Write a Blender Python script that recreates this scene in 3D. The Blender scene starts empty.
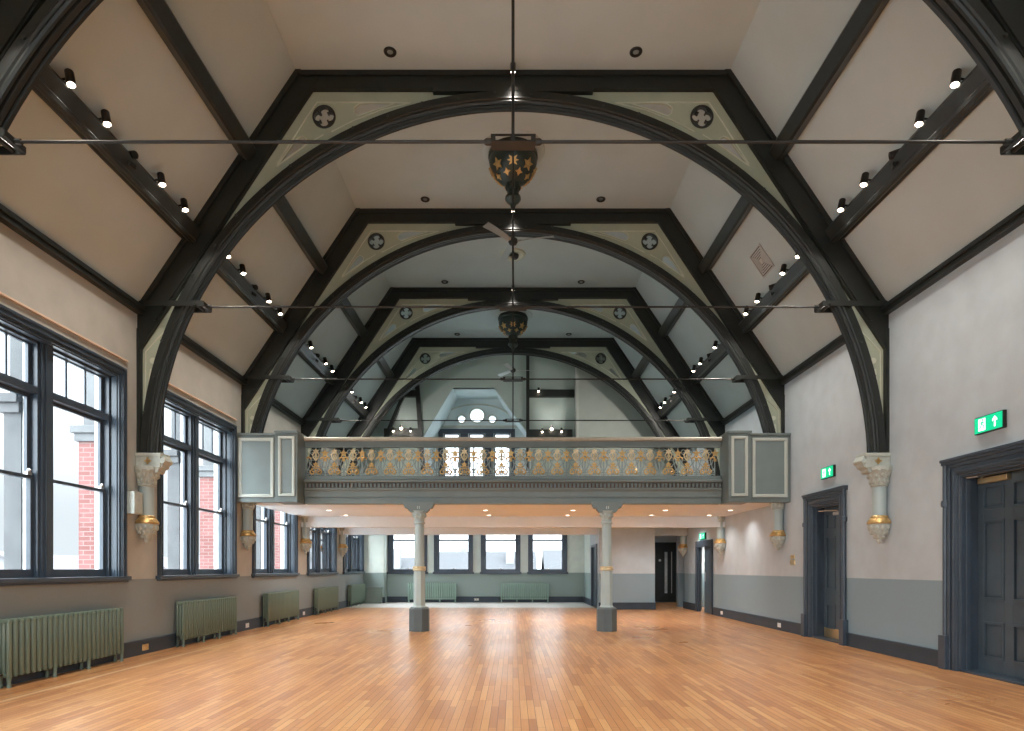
import bpy, bmesh, math, random
from math import sin, cos, pi, sqrt, atan2, radians
from mathutils import Vector, Matrix
random.seed(7)
C = bpy.context.scene.collection
EYE = 1.405; F = 637.0; PX = 513.0; PY = 568.6
W = 6.1; EAVE = 5.63; TOP = 9.48; TX = 3.52
DT = [6.29, 10.32, 14.29, 18.30, 22.30]      # truss planes
SU = Vector((-(W-TX), 0, TOP-EAVE)).normalized()   # door-side slope direction, going up and in

# ------------------------------------------------------------------ materials
MATS = {}
def mat(name, col, rough=0.6, metal=0.0, var=0.06, scale=3.0, bump=0.0, bscale=60.0, emit=None, estr=0.0, coat=0.0):
    m = bpy.data.materials.new(name); m.use_nodes = True
    nt = m.node_tree; b = nt.nodes['Principled BSDF']
    b.inputs['Roughness'].default_value = rough; b.inputs['Metallic'].default_value = metal
    b.inputs['Coat Weight'].default_value = coat
    tc = nt.nodes.new('ShaderNodeTexCoord')
    n = nt.nodes.new('ShaderNodeTexNoise'); n.inputs['Scale'].default_value = scale; n.inputs['Detail'].default_value = 4
    nt.links.new(tc.outputs['Object'], n.inputs['Vector'])
    r = nt.nodes.new('ShaderNodeValToRGB')
    r.color_ramp.elements[0].position = .3; r.color_ramp.elements[1].position = .7
    r.color_ramp.elements[0].color = (*[c*(1-var) for c in col], 1); r.color_ramp.elements[1].color = (*[min(1, c*(1+var)) for c in col], 1)
    nt.links.new(n.outputs['Fac'], r.inputs['Fac']); nt.links.new(r.outputs['Color'], b.inputs['Base Color'])
    if bump:
        n2 = nt.nodes.new('ShaderNodeTexNoise'); n2.inputs['Scale'].default_value = bscale
        nt.links.new(tc.outputs['Object'], n2.inputs['Vector'])
        bp = nt.nodes.new('ShaderNodeBump'); bp.inputs['Strength'].default_value = bump; bp.inputs['Distance'].default_value = .01
        nt.links.new(n2.outputs['Fac'], bp.inputs['Height']); nt.links.new(bp.outputs['Normal'], b.inputs['Normal'])
    if emit:
        b.inputs['Emission Color'].default_value = (*emit, 1); b.inputs['Emission Strength'].default_value = estr
    MATS[name] = m
    return m
def dado_mat(name, up, low, z):
    m = mat(name, up, .75, bump=.05, bscale=35)
    nt = m.node_tree; b = nt.nodes['Principled BSDF']
    ramp = [n for n in nt.nodes if n.type == 'VALTORGB'][0]
    tc = [n for n in nt.nodes if n.type == 'TEX_COORD'][0]
    sx = nt.nodes.new('ShaderNodeSeparateXYZ'); nt.links.new(tc.outputs['Object'], sx.inputs[0])
    gt = nt.nodes.new('ShaderNodeMath'); gt.operation = 'LESS_THAN'; gt.inputs[1].default_value = z
    nt.links.new(sx.outputs['Z'], gt.inputs[0])
    mx = nt.nodes.new('ShaderNodeMix'); mx.data_type = 'RGBA'
    nt.links.new(gt.outputs[0], mx.inputs[0]); nt.links.new(ramp.outputs['Color'], mx.inputs[6])
    mx.inputs[7].default_value = (*low, 1)
    nt.links.new(mx.outputs[2], b.inputs['Base Color'])
    mr = nt.nodes.new('ShaderNodeMapRange'); mr.inputs[3].default_value = .75; mr.inputs[4].default_value = .5
    nt.links.new(gt.outputs[0], mr.inputs[0]); nt.links.new(mr.outputs[0], b.inputs['Roughness'])
    return m
UP = (.48, .54, .575); LOW = (.245, .335, .38)
M_wall = dado_mat('wall_paint', UP, LOW, 1.235)
M_wall_shade = dado_mat('window_wall_paint', (.45, .44, .395), (.235, .265, .265), 1.235)  # wall paint made darker and warmer, standing in for shade on the window wall
M_farw = dado_mat('far_wall_paint', (.66, .72, .66), (.27, .345, .32), 1.235)
M_wallc = dado_mat('partition_paint', UP, LOW, 1.235)
M_ceil = mat('ceiling_paint', (.53, .60, .60), .85, bump=.04, bscale=20, var=.04, scale=1.2)
M_uceil = mat('under_gallery_ceiling_paint', (.80, .87, .92), .8, var=.02)
M_upw = mat('upper_end_wall_paint', (.40, .48, .45), .8, var=.05, scale=1)
M_dorm = mat('dormer_plaster', (.62, .72, .74), .7, var=.03)
M_grey = mat('upper_partition_paint', (.42, .46, .42), .8, var=.04)
M_tim = mat('black_green_timber', (.016, .019, .017), .42, var=.15, scale=6, bump=.03, bscale=30)
M_timl = mat('dark_timber_moulding', (.028, .031, .029), .35, var=.15, scale=8)
M_sage = mat('sage_spandrel_paint', (.46, .50, .38), .65, var=.04)
M_cream = mat('cream_moulding_paint', (.66, .68, .55), .55, var=.03)
M_join = mat('slate_joinery_paint', (.050, .070, .095), .33, var=.1, scale=5)
M_door = mat('slate_door_paint', (.065, .095, .12), .36, var=.1, scale=5)
M_skirt = mat('skirting_paint', (.032, .049, .068), .5, var=.1, scale=4)
M_steel = mat('dark_steel', (.05, .048, .045), .45, .7, var=.1)
M_nick = mat('brushed_nickel', (.55, .55, .54), .3, .9, var=.05)
M_iron = mat('grey_green_ironwork', (.28, .34, .34), .45, .1, var=.15, scale=12)
M_ironp = mat('pale_iron_scrolls', (.50, .54, .55), .4, .3, var=.2, scale=14)
M_gilt = mat('gilding', (.62, .40, .16), .42, .7, var=.25, scale=14)
M_giltp = mat('pale_gilding', (.70, .58, .36), .4, .5, var=.2, scale=14)
M_gal = mat('gallery_grey_green', (.17, .205, .20), .45, var=.05)
M_galp = mat('gallery_panel_field', (.20, .245, .245), .5, var=.05)
M_galm = mat('gallery_panel_moulding', (.50, .53, .48), .45, var=.04)
M_rail = mat('gallery_handrail', (.46, .42, .34), .45, var=.08, scale=10)
M_col = mat('column_paint', (.42, .50, .49), .42, var=.04)
M_colb = mat('column_base_paint', (.10, .125, .13), .45, var=.06)
M_stone = mat('corbel_stone_paint', (.46, .49, .44), .6, var=.1, scale=20, bump=.3, bscale=40)
M_rad = mat('radiator_green', (.14, .19, .145), .42, var=.05)
M_radf = mat('radiator_pale_green', (.30, .43, .37), .42, var=.05)
M_white = mat('white_plastic', (.75, .75, .73), .5, var=.02)
M_black = mat('black_lamp_metal', (.02, .018, .017), .4, .3, var=.1)
M_brass = mat('brass', (.70, .52, .28), .3, .9, var=.1)
M_exitg = mat('exit_sign_green', (.0, .35, .17), .4, emit=(.0, .60, .27), estr=.55)
M_exitw = mat('exit_sign_white', (.8, .9, .85), .4, emit=(.8, 1, .9), estr=1.1)
M_lens = mat('lit_lens', (1, .9, .8), .3, emit=(1, .84, .66), estr=14)
M_down = mat('downlight_lens', (1, .9, .8), .3, emit=(1, .86, .70), estr=5)
M_pgreen = mat('pendant_green', (.035, .05, .042), .35, .1, var=.2, scale=12)
M_vent = mat('vent_white', (.55, .54, .52), .5, var=.03)
M_grd = mat('pale_ground', (.32, .33, .33), .9, var=.1, scale=.05)
M_house = mat('pale_render', (.15, .15, .155), .9, var=.06, scale=.3)
M_roof = mat('hazy_slate', (.075, .07, .075), .9, var=.06, scale=.3)
M_hfar = mat('old_pink_brick_render', (.10, .078, .072), .9, var=.1, scale=.3)
M_rfar = mat('dark_slate_roof', (.032, .034, .038), .9)
M_stn = mat('weathered_stone', (.12, .125, .13), .85, var=.15, scale=3)
M_fur = mat('stained_oak', (.12, .06, .03), .5, var=.2)

def wood_floor():
    m = bpy.data.materials.new('maple_strip_floor'); m.use_nodes = True
    nt = m.node_tree; L = nt.links; b = nt.nodes['Principled BSDF']
    tc = nt.nodes.new('ShaderNodeTexCoord')
    sx = nt.nodes.new('ShaderNodeSeparateXYZ'); L.new(tc.outputs['Object'], sx.inputs[0])
    cb = nt.nodes.new('ShaderNodeCombineXYZ'); L.new(sx.outputs['Y'], cb.inputs[0]); L.new(sx.outputs['X'], cb.inputs[1])
    br = nt.nodes.new('ShaderNodeTexBrick'); L.new(cb.outputs[0], br.inputs['Vector'])
    br.offset = .37; br.offset_frequency = 3; br.squash = 1
    br.inputs['Scale'].default_value = 1; br.inputs['Brick Width'].default_value = .85; br.inputs['Row Height'].default_value = .072
    br.inputs['Mortar Size'].default_value = .0022; br.inputs['Mortar Smooth'].default_value = .1; br.inputs['Bias'].default_value = 0
    br.inputs['Color1'].default_value = (0, 0, 0, 1); br.inputs['Color2'].default_value = (1, 1, 1, 1); br.inputs['Mortar'].default_value = (.5, .5, .5, 1)
    rp = nt.nodes.new('ShaderNodeValToRGB'); cr = rp.color_ramp
    cr.elements[0].position = 0; cr.elements[0].color = (.41, .175, .07, 1)
    cr.elements[1].position = 1; cr.elements[1].color = (.63, .34, .14, 1)
    for p, c in ((.25, (.49, .222, .086, 1)), (.6, (.54, .255, .10, 1)), (.85, (.585, .295, .115, 1))):
        e = cr.elements.new(p); e.color = c
    L.new(br.outputs['Color'], rp.inputs['Fac'])
    # grain stretched along the strips, and broad patches of wear
    mp = nt.nodes.new('ShaderNodeMapping'); mp.inputs['Scale'].default_value = (60, 2.2, 1); L.new(tc.outputs['Object'], mp.inputs[0])
    n = nt.nodes.new('ShaderNodeTexNoise'); n.inputs['Scale'].default_value = 1; n.inputs['Detail'].default_value = 3; L.new(mp.outputs[0], n.inputs['Vector'])
    n2 = nt.nodes.new('ShaderNodeTexNoise'); n2.inputs['Scale'].default_value = .5; n2.inputs['Detail'].default_value = 3; L.new(tc.outputs['Object'], n2.inputs['Vector'])
    ad = nt.nodes.new('ShaderNodeMath'); ad.operation = 'ADD'; L.new(n.outputs['Fac'], ad.inputs[0]); L.new(n2.outputs['Fac'], ad.inputs[1])
    mr = nt.nodes.new('ShaderNodeMapRange'); mr.inputs[1].default_value = .6; mr.inputs[2].default_value = 1.4; mr.inputs[3].default_value = .86; mr.inputs[4].default_value = 1.12
    L.new(ad.outputs[0], mr.inputs[0])
    hs = nt.nodes.new('ShaderNodeHueSaturation'); L.new(mr.outputs[0], hs.inputs['Value']); L.new(rp.outputs['Color'], hs.inputs['Color'])
    mx = nt.nodes.new('ShaderNodeMix'); mx.data_type = 'RGBA'; L.new(br.outputs['Fac'], mx.inputs[0]); L.new(hs.outputs[0], mx.inputs[6])
    mx.inputs[7].default_value = (.13, .045, .016, 1)
    # pale border strip laid along the window wall
    ax = nt.nodes.new('ShaderNodeMath'); ax.operation = 'COMPARE'; ax.inputs[1].default_value = -5.41; ax.inputs[2].default_value = .03; L.new(sx.outputs['X'], ax.inputs[0])
    mx2 = nt.nodes.new('ShaderNodeMix'); mx2.data_type = 'RGBA'; L.new(ax.outputs[0], mx2.inputs[0]); L.new(mx.outputs[2], mx2.inputs[6]); mx2.inputs[7].default_value = (.66, .42, .22, 1)
    L.new(mx2.outputs[2], b.inputs['Base Color'])
    rr = nt.nodes.new('ShaderNodeMapRange'); rr.inputs[1].default_value = .3; rr.inputs[2].default_value = .7; rr.inputs[3].default_value = .27; rr.inputs[4].default_value = .34
    L.new(n2.outputs['Fac'], rr.inputs[0]); L.new(rr.outputs[0], b.inputs['Roughness'])
    b.inputs['Specular IOR Level'].default_value = .6
    return m
M_floor = wood_floor()
M_pfloor = mat('pale_vinyl_floor', (.62, .58, .54), .35, var=.04)

def brick_mat():
    m = bpy.data.materials.new('red_brick'); m.use_nodes = True
    nt = m.node_tree; b = nt.nodes['Principled BSDF']
    tc = nt.nodes.new('ShaderNodeTexCoord'); sx = nt.nodes.new('ShaderNodeSeparateXYZ'); cb = nt.nodes.new('ShaderNodeCombineXYZ')
    ad = nt.nodes.new('ShaderNodeMath'); ad.operation = 'ADD'
    nt.links.new(tc.outputs['Object'], sx.inputs[0]); nt.links.new(sx.outputs['X'], ad.inputs[0]); nt.links.new(sx.outputs['Y'], ad.inputs[1])
    nt.links.new(ad.outputs[0], cb.inputs[0]); nt.links.new(sx.outputs['Z'], cb.inputs[1])
    br = nt.nodes.new('ShaderNodeTexBrick'); nt.links.new(cb.outputs[0], br.inputs['Vector'])
    br.inputs['Scale'].default_value = 1; br.inputs['Brick Width'].default_value = .225; br.inputs['Row Height'].default_value = .075
    br.inputs['Mortar Size'].default_value = .008
    br.inputs['Color1'].default_value = (.16, .06, .055, 1); br.inputs['Color2'].default_value = (.20, .085, .08, 1); br.inputs['Mortar'].default_value = (.20, .15, .14, 1)
    nt.links.new(br.outputs['Color'], b.inputs['Base Color']); b.inputs['Roughness'].default_value = .9
    return m
M_brick = brick_mat()
def glass_mat():
    m = bpy.data.materials.new('window_glass'); m.use_nodes = True
    nt = m.node_tree; nt.nodes.remove(nt.nodes['Principled BSDF'])
    t = nt.nodes.new('ShaderNodeBsdfTransparent'); g = nt.nodes.new('ShaderNodeBsdfGlossy'); g.inputs['Roughness'].default_value = .03
    fr = nt.nodes.new('ShaderNodeFresnel'); fr.inputs['IOR'].default_value = 1.10
    t.inputs['Color'].default_value = (.95, .97, .97, 1)
    mx = nt.nodes.new('ShaderNodeMixShader'); nt.links.new(fr.outputs[0], mx.inputs[0]); nt.links.new(t.outputs[0], mx.inputs[1]); nt.links.new(g.outputs[0], mx.inputs[2])
    nt.links.new(mx.outputs[0], nt.nodes['Material Output'].inputs[0])
    return m
M_glass = glass_mat()

# ------------------------------------------------------------------ mesh builder
class MB:
    def __init__(s): s.v = []; s.f = []
    def add(s, vs, fs):
        n = len(s.v); s.v += [tuple(p) for p in vs]; s.f += [tuple(i+n for i in f) for f in fs]; return s
    def box(s, x0, x1, y0, y1, z0, z1):
        vs = [(x, y, z) for z in (z0, z1) for y in (y0, y1) for x in (x0, x1)]
        return s.add(vs, [(0,2,3,1),(4,5,7,6),(0,1,5,4),(2,6,7,3),(0,4,6,2),(1,3,7,5)])
    def prism(s, poly, axis, a0, a1):
        # poly: 2D points; axis 'y': (x,z), 'x': (y,z), 'z': (x,y)
        f = {'y': lambda p, a: (p[0], a, p[1]), 'x': lambda p, a: (a, p[0], p[1]), 'z': lambda p, a: (p[0], p[1], a)}[axis]
        n = len(poly); vs = [f(p, a0) for p in poly] + [f(p, a1) for p in poly]
        return s.add(vs, [tuple(range(n)), tuple(range(2*n-1, n-1, -1))] + [(i, (i+1) % n, (i+1) % n+n, i+n) for i in range(n)])
    def tube(s, pts, r, n=8, cap=True, flat=None):
        pts = [Vector(p) for p in pts]; rr = r if isinstance(r, (list, tuple)) else [r]*len(pts)
        vs = []; up = None
        for i, p in enumerate(pts):
            t = (pts[min(i+1, len(pts)-1)] - pts[max(i-1, 0)]).normalized()
            if up is None:
                up = Vector((0, 0, 1)) if abs(t.z) < .9 else Vector((0, 1, 0))
            a = t.cross(up).normalized(); b_ = a.cross(t).normalized(); up = b_
            for k in range(n):
                th = 2*pi*k/n; vs.append(p + a*(cos(th)*rr[i]) + b_*(sin(th)*rr[i]))
        fs = [(i*n+k, i*n+(k+1) % n, (i+1)*n+(k+1) % n, (i+1)*n+k) for i in range(len(pts)-1) for k in range(n)]
        if cap: fs += [tuple(range(n-1, -1, -1)), tuple(range((len(pts)-1)*n, len(pts)*n))]
        return s.add(vs, fs)
    def lathe(s, prof, c, n=16, ax='z', sx=1.0, sy=1.0, rot=0):
        vs = []
        for r, h in prof:
            for k in range(n):
                th = 2*pi*k/n+rot; a, b_ = r*cos(th)*sx, r*sin(th)*sy
                q = {'z': (a, b_, h), 'y': (a, h, b_), 'x': (h, a, b_)}[ax]
                vs.append((q[0]+c[0], q[1]+c[1], q[2]+c[2]))
        m = len(prof)
        fs = [(i*n+k, i*n+(k+1) % n, (i+1)*n+(k+1) % n, (i+1)*n+k) for i in range(m-1) for k in range(n)]
        fs += [tuple(range(n-1, -1, -1)), tuple(range((m-1)*n, m*n))]
        return s.add(vs, fs)
    def ball(s, c, rx, ry=None, rz=None, n=8, m=5):
        ry = ry or rx; rz = rz or rx
        prof = [(sin(pi*i/m), -cos(pi*i/m)) for i in range(m+1)]
        prof[0] = (.02, -1); prof[-1] = (.02, 1)
        vs = [(c[0]+r*cos(2*pi*k/n)*rx, c[1]+r*sin(2*pi*k/n)*ry, c[2]+h*rz) for r, h in prof for k in range(n)]
        fs = [(i*n+k, i*n+(k+1) % n, (i+1)*n+(k+1) % n, (i+1)*n+k) for i in range(m) for k in range(n)]
        fs += [tuple(range(n-1, -1, -1)), tuple(range(m*n, (m+1)*n))]
        return s.add(vs, fs)
    def hexa(s, vs):   # 8 verts: bottom 4, top 4
        return s.add(vs, [(0,1,2,3),(7,6,5,4),(0,4,5,1),(1,5,6,2),(2,6,7,3),(3,7,4,0)])
    def ring(s, x0, x1, z0, z1, w, y0, y1):   # rectangular frame in the XZ plane
        s.box(x0, x1, y0, y1, z0, z0+w); s.box(x0, x1, y0, y1, z1-w, z1)
        s.box(x0, x0+w, y0, y1, z0+w, z1-w); return s.box(x1-w, x1, y0, y1, z0+w, z1-w)
    def ringx(s, y0, y1, z0, z1, w, x0, x1):  # rectangular frame in the YZ plane
        s.box(x0, x1, y0, y1, z0, z0+w); s.box(x0, x1, y0, y1, z1-w, z1)
        s.box(x0, x1, y0, y0+w, z0+w, z1-w); return s.box(x0, x1, y1-w, y1, z0+w, z1-w)
    def xf(s, M):
        s.v = [tuple(M @ Vector(p)) for p in s.v]; return s

def tag(o, label=None, cat=None, group=None, kind=None):
    if label: o['label'] = label
    if cat: o['category'] = cat
    if group: o['group'] = group
    if kind: o['kind'] = kind
    return o
WL = {}
def empty(name, loc=(0, 0, 0), parent=None):
    o = bpy.data.objects.new(name, None); C.objects.link(o); o.location = loc; o.empty_display_size = .1
    WL[o.name] = Vector(loc); return o
def obj(name, mb, m, parent=None, origin=None, smooth=False, bevel=0):
    base = Vector(origin) if origin is not None else (WL[parent.name] if parent else Vector((0, 0, 0)))
    me = bpy.data.meshes.new(name)
    me.from_pydata([tuple(Vector(p)-base) for p in mb.v], [], mb.f)
    bm = bmesh.new(); bm.from_mesh(me); bmesh.ops.recalc_face_normals(bm, faces=bm.faces); bm.to_mesh(me); bm.free()
    if smooth:
        me.polygons.foreach_set('use_smooth', [True]*len(me.polygons)); me.set_sharp_from_angle(angle=radians(40))
    me.materials.append(m)
    o = bpy.data.objects.new(name, me); C.objects.link(o)
    o.location = base - WL[parent.name] if parent else base
    if parent: o.parent = parent
    WL[o.name] = base
    if bevel:
        bv = o.modifiers.new('bevel', 'BEVEL'); bv.width = bevel; bv.segments = 2; bv.limit_method = 'ANGLE'
    return o
def fill(loops, thick, M=None):
    """flat plate in XZ with holes, thickness along Y, returned as an MB"""
    cu = bpy.data.curves.new('t', 'CURVE'); cu.dimensions = '2D'; cu.fill_mode = 'BOTH'; cu.extrude = thick/2
    for lp in loops:
        sp = cu.splines.new('POLY'); sp.points.add(len(lp)-1); sp.use_cyclic_u = True
        for i, p in enumerate(lp): sp.points[i].co = (p[0], p[1], 0, 1)
    o = bpy.data.objects.new('t', cu); C.objects.link(o)
    dg = bpy.context.evaluated_depsgraph_get(); me = o.evaluated_get(dg).to_mesh()
    mb = MB(); mb.add([(v.co.x, v.co.z, v.co.y) for v in me.vertices], [tuple(p.vertices) for p in me.polygons])
    o.evaluated_get(dg).to_mesh_clear(); bpy.data.objects.remove(o); bpy.data.curves.remove(cu)
    if M is not None: mb.xf(M)
    return mb
def copy_tree(o, parent=None):
    c = o.copy(); C.objects.link(c)
    if parent is not None: c.parent = parent
    for ch in list(o.children): copy_tree(ch, c)
    return c
def struct(name, mb, m, parent=None, **k):
    o = obj(name, mb, m, parent, **k)
    if parent is None: o['kind'] = 'structure'
    return o
def circ(cx, cz, r, n=24, ph=0): return [(cx+r*cos(2*pi*i/n+ph), cz+r*sin(2*pi*i/n+ph)) for i in range(n)]
def star(cx, cz, r, ri, n=5, ph=pi/2): return [(cx+(r if i % 2 == 0 else ri)*cos(pi*i/n+ph), cz+(r if i % 2 == 0 else ri)*sin(pi*i/n+ph)) for i in range(2*n)]
def quatrefoil(cx, cz, r):
    pts = []; d = r*.49; q = r*.45
    for k in range(4):
        a = k*pi/2; ox, oz = cx+d*cos(a), cz+d*sin(a)
        for j in range(-5, 6):
            th = a+j*radians(24); pts.append((ox+q*cos(th), oz+q*sin(th)))
    return pts

# ------------------------------------------------------------------ room shell
YN = -6.0; YE = 26.6; YU = 24.0
struct('floor', MB().box(-6.4, 7.2, YN-.3, 22.9, -.2, 0).box(2.97, 7.2, 22.9, 27, -.2, 0), M_floor)
struct('floor.001', MB().box(-6.4, 2.97, 22.9, 27, -.2, 0), M_pfloor)

WY = [6.95+3.97*k for k in range(-3, 5)]; WLEN = 3.05; WZ0, WZ1 = 1.25, 4.54
def wall_with_holes(mb, x0, x1, ya, yb, z0, z1, holes):
    y = ya
    for h0, h1, hz0, hz1 in sorted(holes):
        if h0 > y: mb.box(x0, x1, y, h0, z0, z1)
        if hz0 > z0: mb.box(x0, x1, h0, h1, z0, hz0)
        if hz1 < z1: mb.box(x0, x1, h0, h1, hz1, z1)
        y = h1
    mb.box(x0, x1, y, yb, z0, z1); return mb
mb = wall_with_holes(MB(), -6.45, -6.1, YN-.3, YE+.3, 0, 5.9, [(y+.06, y+WLEN-.06, WZ0, WZ1-.05) for y in WY])
struct('wall_left', mb, M_wall_shade)
DOORS = [(7.56, 8.71, 2.68), (11.87, 13.00, 2.68), (19.62, 20.95, 2.17)]
mb = wall_with_holes(MB(), 6.1, 6.45, YN-.3, 22.7, 0, 5.9, [(a, b+(.8 if a > 19 else 0), 0, h) for a, b, h in DOORS])
mb.box(6.1, 6.17, 20.95, 21.75, 0, 2.17)
mb.box(6.35, 6.6, 22.7, 23.5, 0, 2.95).box(6.1, 6.95, 23.5, 23.7, 0, 2.95).box(6.1, 6.6, 22.7, YU+.3, 2.95, 5.9)
mb.box(6.95, 7.2, 23.5, YE+.3, 0, 3.0)
struct('wall_right', mb, M_wall)
# far wall of the lower room, with four windows
FW = [(-5.22, -3.58), (-3.30, -1.67), (-1.34, .31), (.63, 2.26)]
def wallx_holes(mb, y0, y1, xa, xb, z0, z1, holes):
    x = xa
    for a, b, c, d in sorted(holes):
        if a > x: mb.box(x, a, y0, y1, z0, z1)
        if c > z0: mb.box(a, b, y0, y1, z0, c)
        if d < z1: mb.box(a, b, y0, y1, d, z1)
        x = b
    mb.box(x, xb, y0, y1, z0, z1); return mb
mb = wallx_holes(MB(), YE, YE+.35, -6.45, 2.97, 0, 3.4, [(a+.05, b-.05, 1.24, 3.2) for a, b in FW])
mb.box(2.965, 2.97, 24.6, YE, 0, 2.9)
struct('wall_far', mb, M_farw)
mb = MB().box(-6.1, -5.25, 26.0, YE, 0, 2.9)
struct('wall_far_pier', mb, M_farw, bevel=.03)
mb = MB().box(2.97, 7.2, YE, YE+.3, 0, 3.0)
# partition room
mb.box(2.97, 4.88, 21.9, 22.05, 0, 2.9).box(4.73, 4.88, 22.05, YE, 0, 2.9)
wall_with_holes(mb, 2.97, 3.12, 22.05, YE, 0, 2.9, [(22.5, 23.9, 0, 2.2)])
mb.box(4.88, 6.35, 22.2, 22.3, 2.55, 2.9)
struct('wall_partition', mb, M_wallc)
# unseen near wall behind the camera, four tall windows added for more light
NW = [(-5.2+2.75*i, -5.2+2.75*i+2.1) for i in range(4)]
mb = wallx_holes(MB(), YN-.35, YN, -6.4, 6.4, 0, 5.9, [(a, b, 1.25, 5.0) for a, b in NW])
mb.prism([(-6.4, 5.9), (6.4, 5.9), (3.7, 9.9), (-3.7, 9.9)], 'y', YN-.35, YN)
struct('wall_near', mb, M_wall)
# ceiling: flat strip and two slopes
mb = MB()
mb.box(-TX-.1, TX+.1, YN-.3, YU+.3, TOP, TOP+.2)
for s in (-1, 1):
    P = [Vector((s*W, 0, EAVE)), Vector((s*TX, 0, TOP))]; nrm = Vector((s*.83, 0, .555))*.2
    vs = []
    for y in (YN-.3, YU+.3):
        vs += [(P[0].x, y, P[0].z), (P[1].x, y, P[1].z), (P[1].x+nrm.x, y, P[1].z+nrm.z), (P[0].x+nrm.x+s*.1, y, P[0].z+nrm.z)]
    mb.hexa(vs)
    mb.box(min(s*6.1, s*6.5), max(s*6.1, s*6.5), YN-.3, YU+.3, 5.85, 6.0)
struct('ceiling', mb, M_ceil)
# eaves mouldings
for i, s in enumerate((-1, 1)):
    mb = MB(); a, b = sorted((s*6.1, s*6.0)); mb.box(a, b, YN, YU, 5.53, 5.60); a, b = sorted((s*6.1, s*5.97)); mb.box(a, b, YN, YU, 5.60, 5.66)
    struct('trim_%d' % (i+1), mb, M_tim)
# cream ledges over the windows
for i, y in enumerate(WY[:5]):
    if i < 2: continue
    struct('trim_%d' % (3+i), MB().box(-6.1, -6.065, y-.1, min(y+WLEN+.06, 14.0), 4.66, 4.685), mat('ledge_cream_%d' % i, (.72, .55, .42), .5))
# upper end wall with the dormer recess cut in it
OP = [(-3.36, 2.9), (-3.36, 6.40), (-2.26, 8.22), (-.70, 8.22), (.66, 6.36), (.66, 2.9)]
mb = fill([[(-6.3, 2.9), (6.3, 2.9), (6.3, 5.7), (3.6, 9.7), (-3.6, 9.7), (-6.3, 5.7)], [(x, z if z > 3 else 3.3) for x, z in OP]], .2, Matrix.Translation((0, YU+.1, 0)))
struct('wall_upper_end', mb, M_upw)
# dormer recess: splayed reveals and back wall with windows
BY = 25.67
mb = MB()
inn = [(-3.2, 3.2), (-3.2, 6.5), (-2.23, 8.22), (-.60, 8.22), (.62, 6.5), (.62, 3.2)]
for (a, b), (c, d) in zip(zip(OP, OP[1:]), zip(inn, inn[1:])):
    q = [(a[0], YU+.02, a[1]), (b[0], YU+.02, b[1]), (d[0], BY+.1, d[1]), (c[0], BY+.1, c[1])]
    cx, cz = -1.3, 5.5
    o2 = [(x+(.15 if x > cx else -.15), y, z+(.15 if z > 6 else 0)) for x, y, z in q]
    mb.hexa(q+o2)
struct('wall_dormer_reveal', mb, M_dorm)
circs = [(-1.45, 7.57, .28), (-2.07, 7.42, .145), (-.83, 7.42, .145)]
UW = [(-2.78, -2.16), (-1.77, -1.17), (-.75, -.12)]
loops = [[(-3.4, 3.0), (.8, 3.0), (.8, 8.4), (-3.4, 8.4)]] + [circ(x, z, r, 28) for x, z, r in circs] + [[(a, 4.7), (b, 4.7), (b, 6.85), (a, 6.85)] for a, b in UW]
struct('wall_dormer_back', fill(loops, .2, Matrix.Translation((0, BY+.1, 0))), M_dorm)
mb = MB()
pts = [(-1.45+1.45*cos(t), BY-.03, 7.3+.72*sin(t)) for t in [pi*i/16 for i in range(17)]]
mb.tube(pts, .035, 6); mb.tube([(-3.1, BY-.03, 7.12), (.4, BY-.03, 7.12)], .05, 6)
struct('trim_10', mb, M_galm, smooth=True)
struct('wall_upper_partition', MB().box(2.40, 6.1, 23.45, 23.6, 3.15, 6.0).prism([(2.40, 6.0), (5.8, 6.0), (3.55, 9.46), (2.40, 9.46)], 'y', 23.45, 23.6), M_grey)
struct('trim_11', MB().box(2.33, 2.42, 23.42, 24.0, 3.15, 9.46), M_galm)
# skirting
def skirt(mb, x0, x1, y0, y1): mb.box(x0, x1, y0, y1, 0, .205); dx = .012 if x1-x0 < .1 else 0; dy = .012 if y1-y0 < .1 else 0; mb.box(x0-dx, x1+dx, y0-dy, y1+dy, .205, .24)
mb = MB(); skirt(mb, -6.1, -6.065, YN, 26.0); struct('baseboard_left', mb, M_skirt)
mb = MB()
for a, b in ((YN, 7.24), (8.99, 11.59), (13.28, 19.34), (21.22, 22.7)): skirt(mb, 6.065, 6.1, a, b)
struct('baseboard_right', mb, M_skirt)
mb = MB(); skirt(mb, -5.25, 2.97, 26.565, YE); skirt(mb, 4.9, 5.85, 26.565, YE); skirt(mb, -6.06, -5.22, 25.965, 26.0)
struct('baseboard_far', mb, M_skirt)
mb = MB(); skirt(mb, 2.94, 4.9, 21.865, 21.9); skirt(mb, 2.935, 2.97, 24.0, 26.56); struct('baseboard_partition', mb, M_skirt)
# under-gallery ceiling and its two downstand beams
struct('ceiling.001', MB().box(-6.1, 6.1, 14.42, YE, 2.90, 2.94).box(6.1, 7.0, 22.7, YE, 2.90, 2.94), M_uceil)
mb = MB().box(-6.1, 6.1, 18.3, 18.62, 2.60, 2.90); struct('trim_12', mb, M_uceil)
mb = MB().box(-6.1, 6.1, 22.3, 22.62, 2.60, 2.90); struct('trim_13', mb, M_uceil)
mb = MB().box(-6.0, 6.08, 14.5, YU, 2.94, 3.2); tag(obj('gallery_floor', mb, M_gal), 'timber floor of the gallery carried above the hall on two columns', 'gallery floor')

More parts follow.
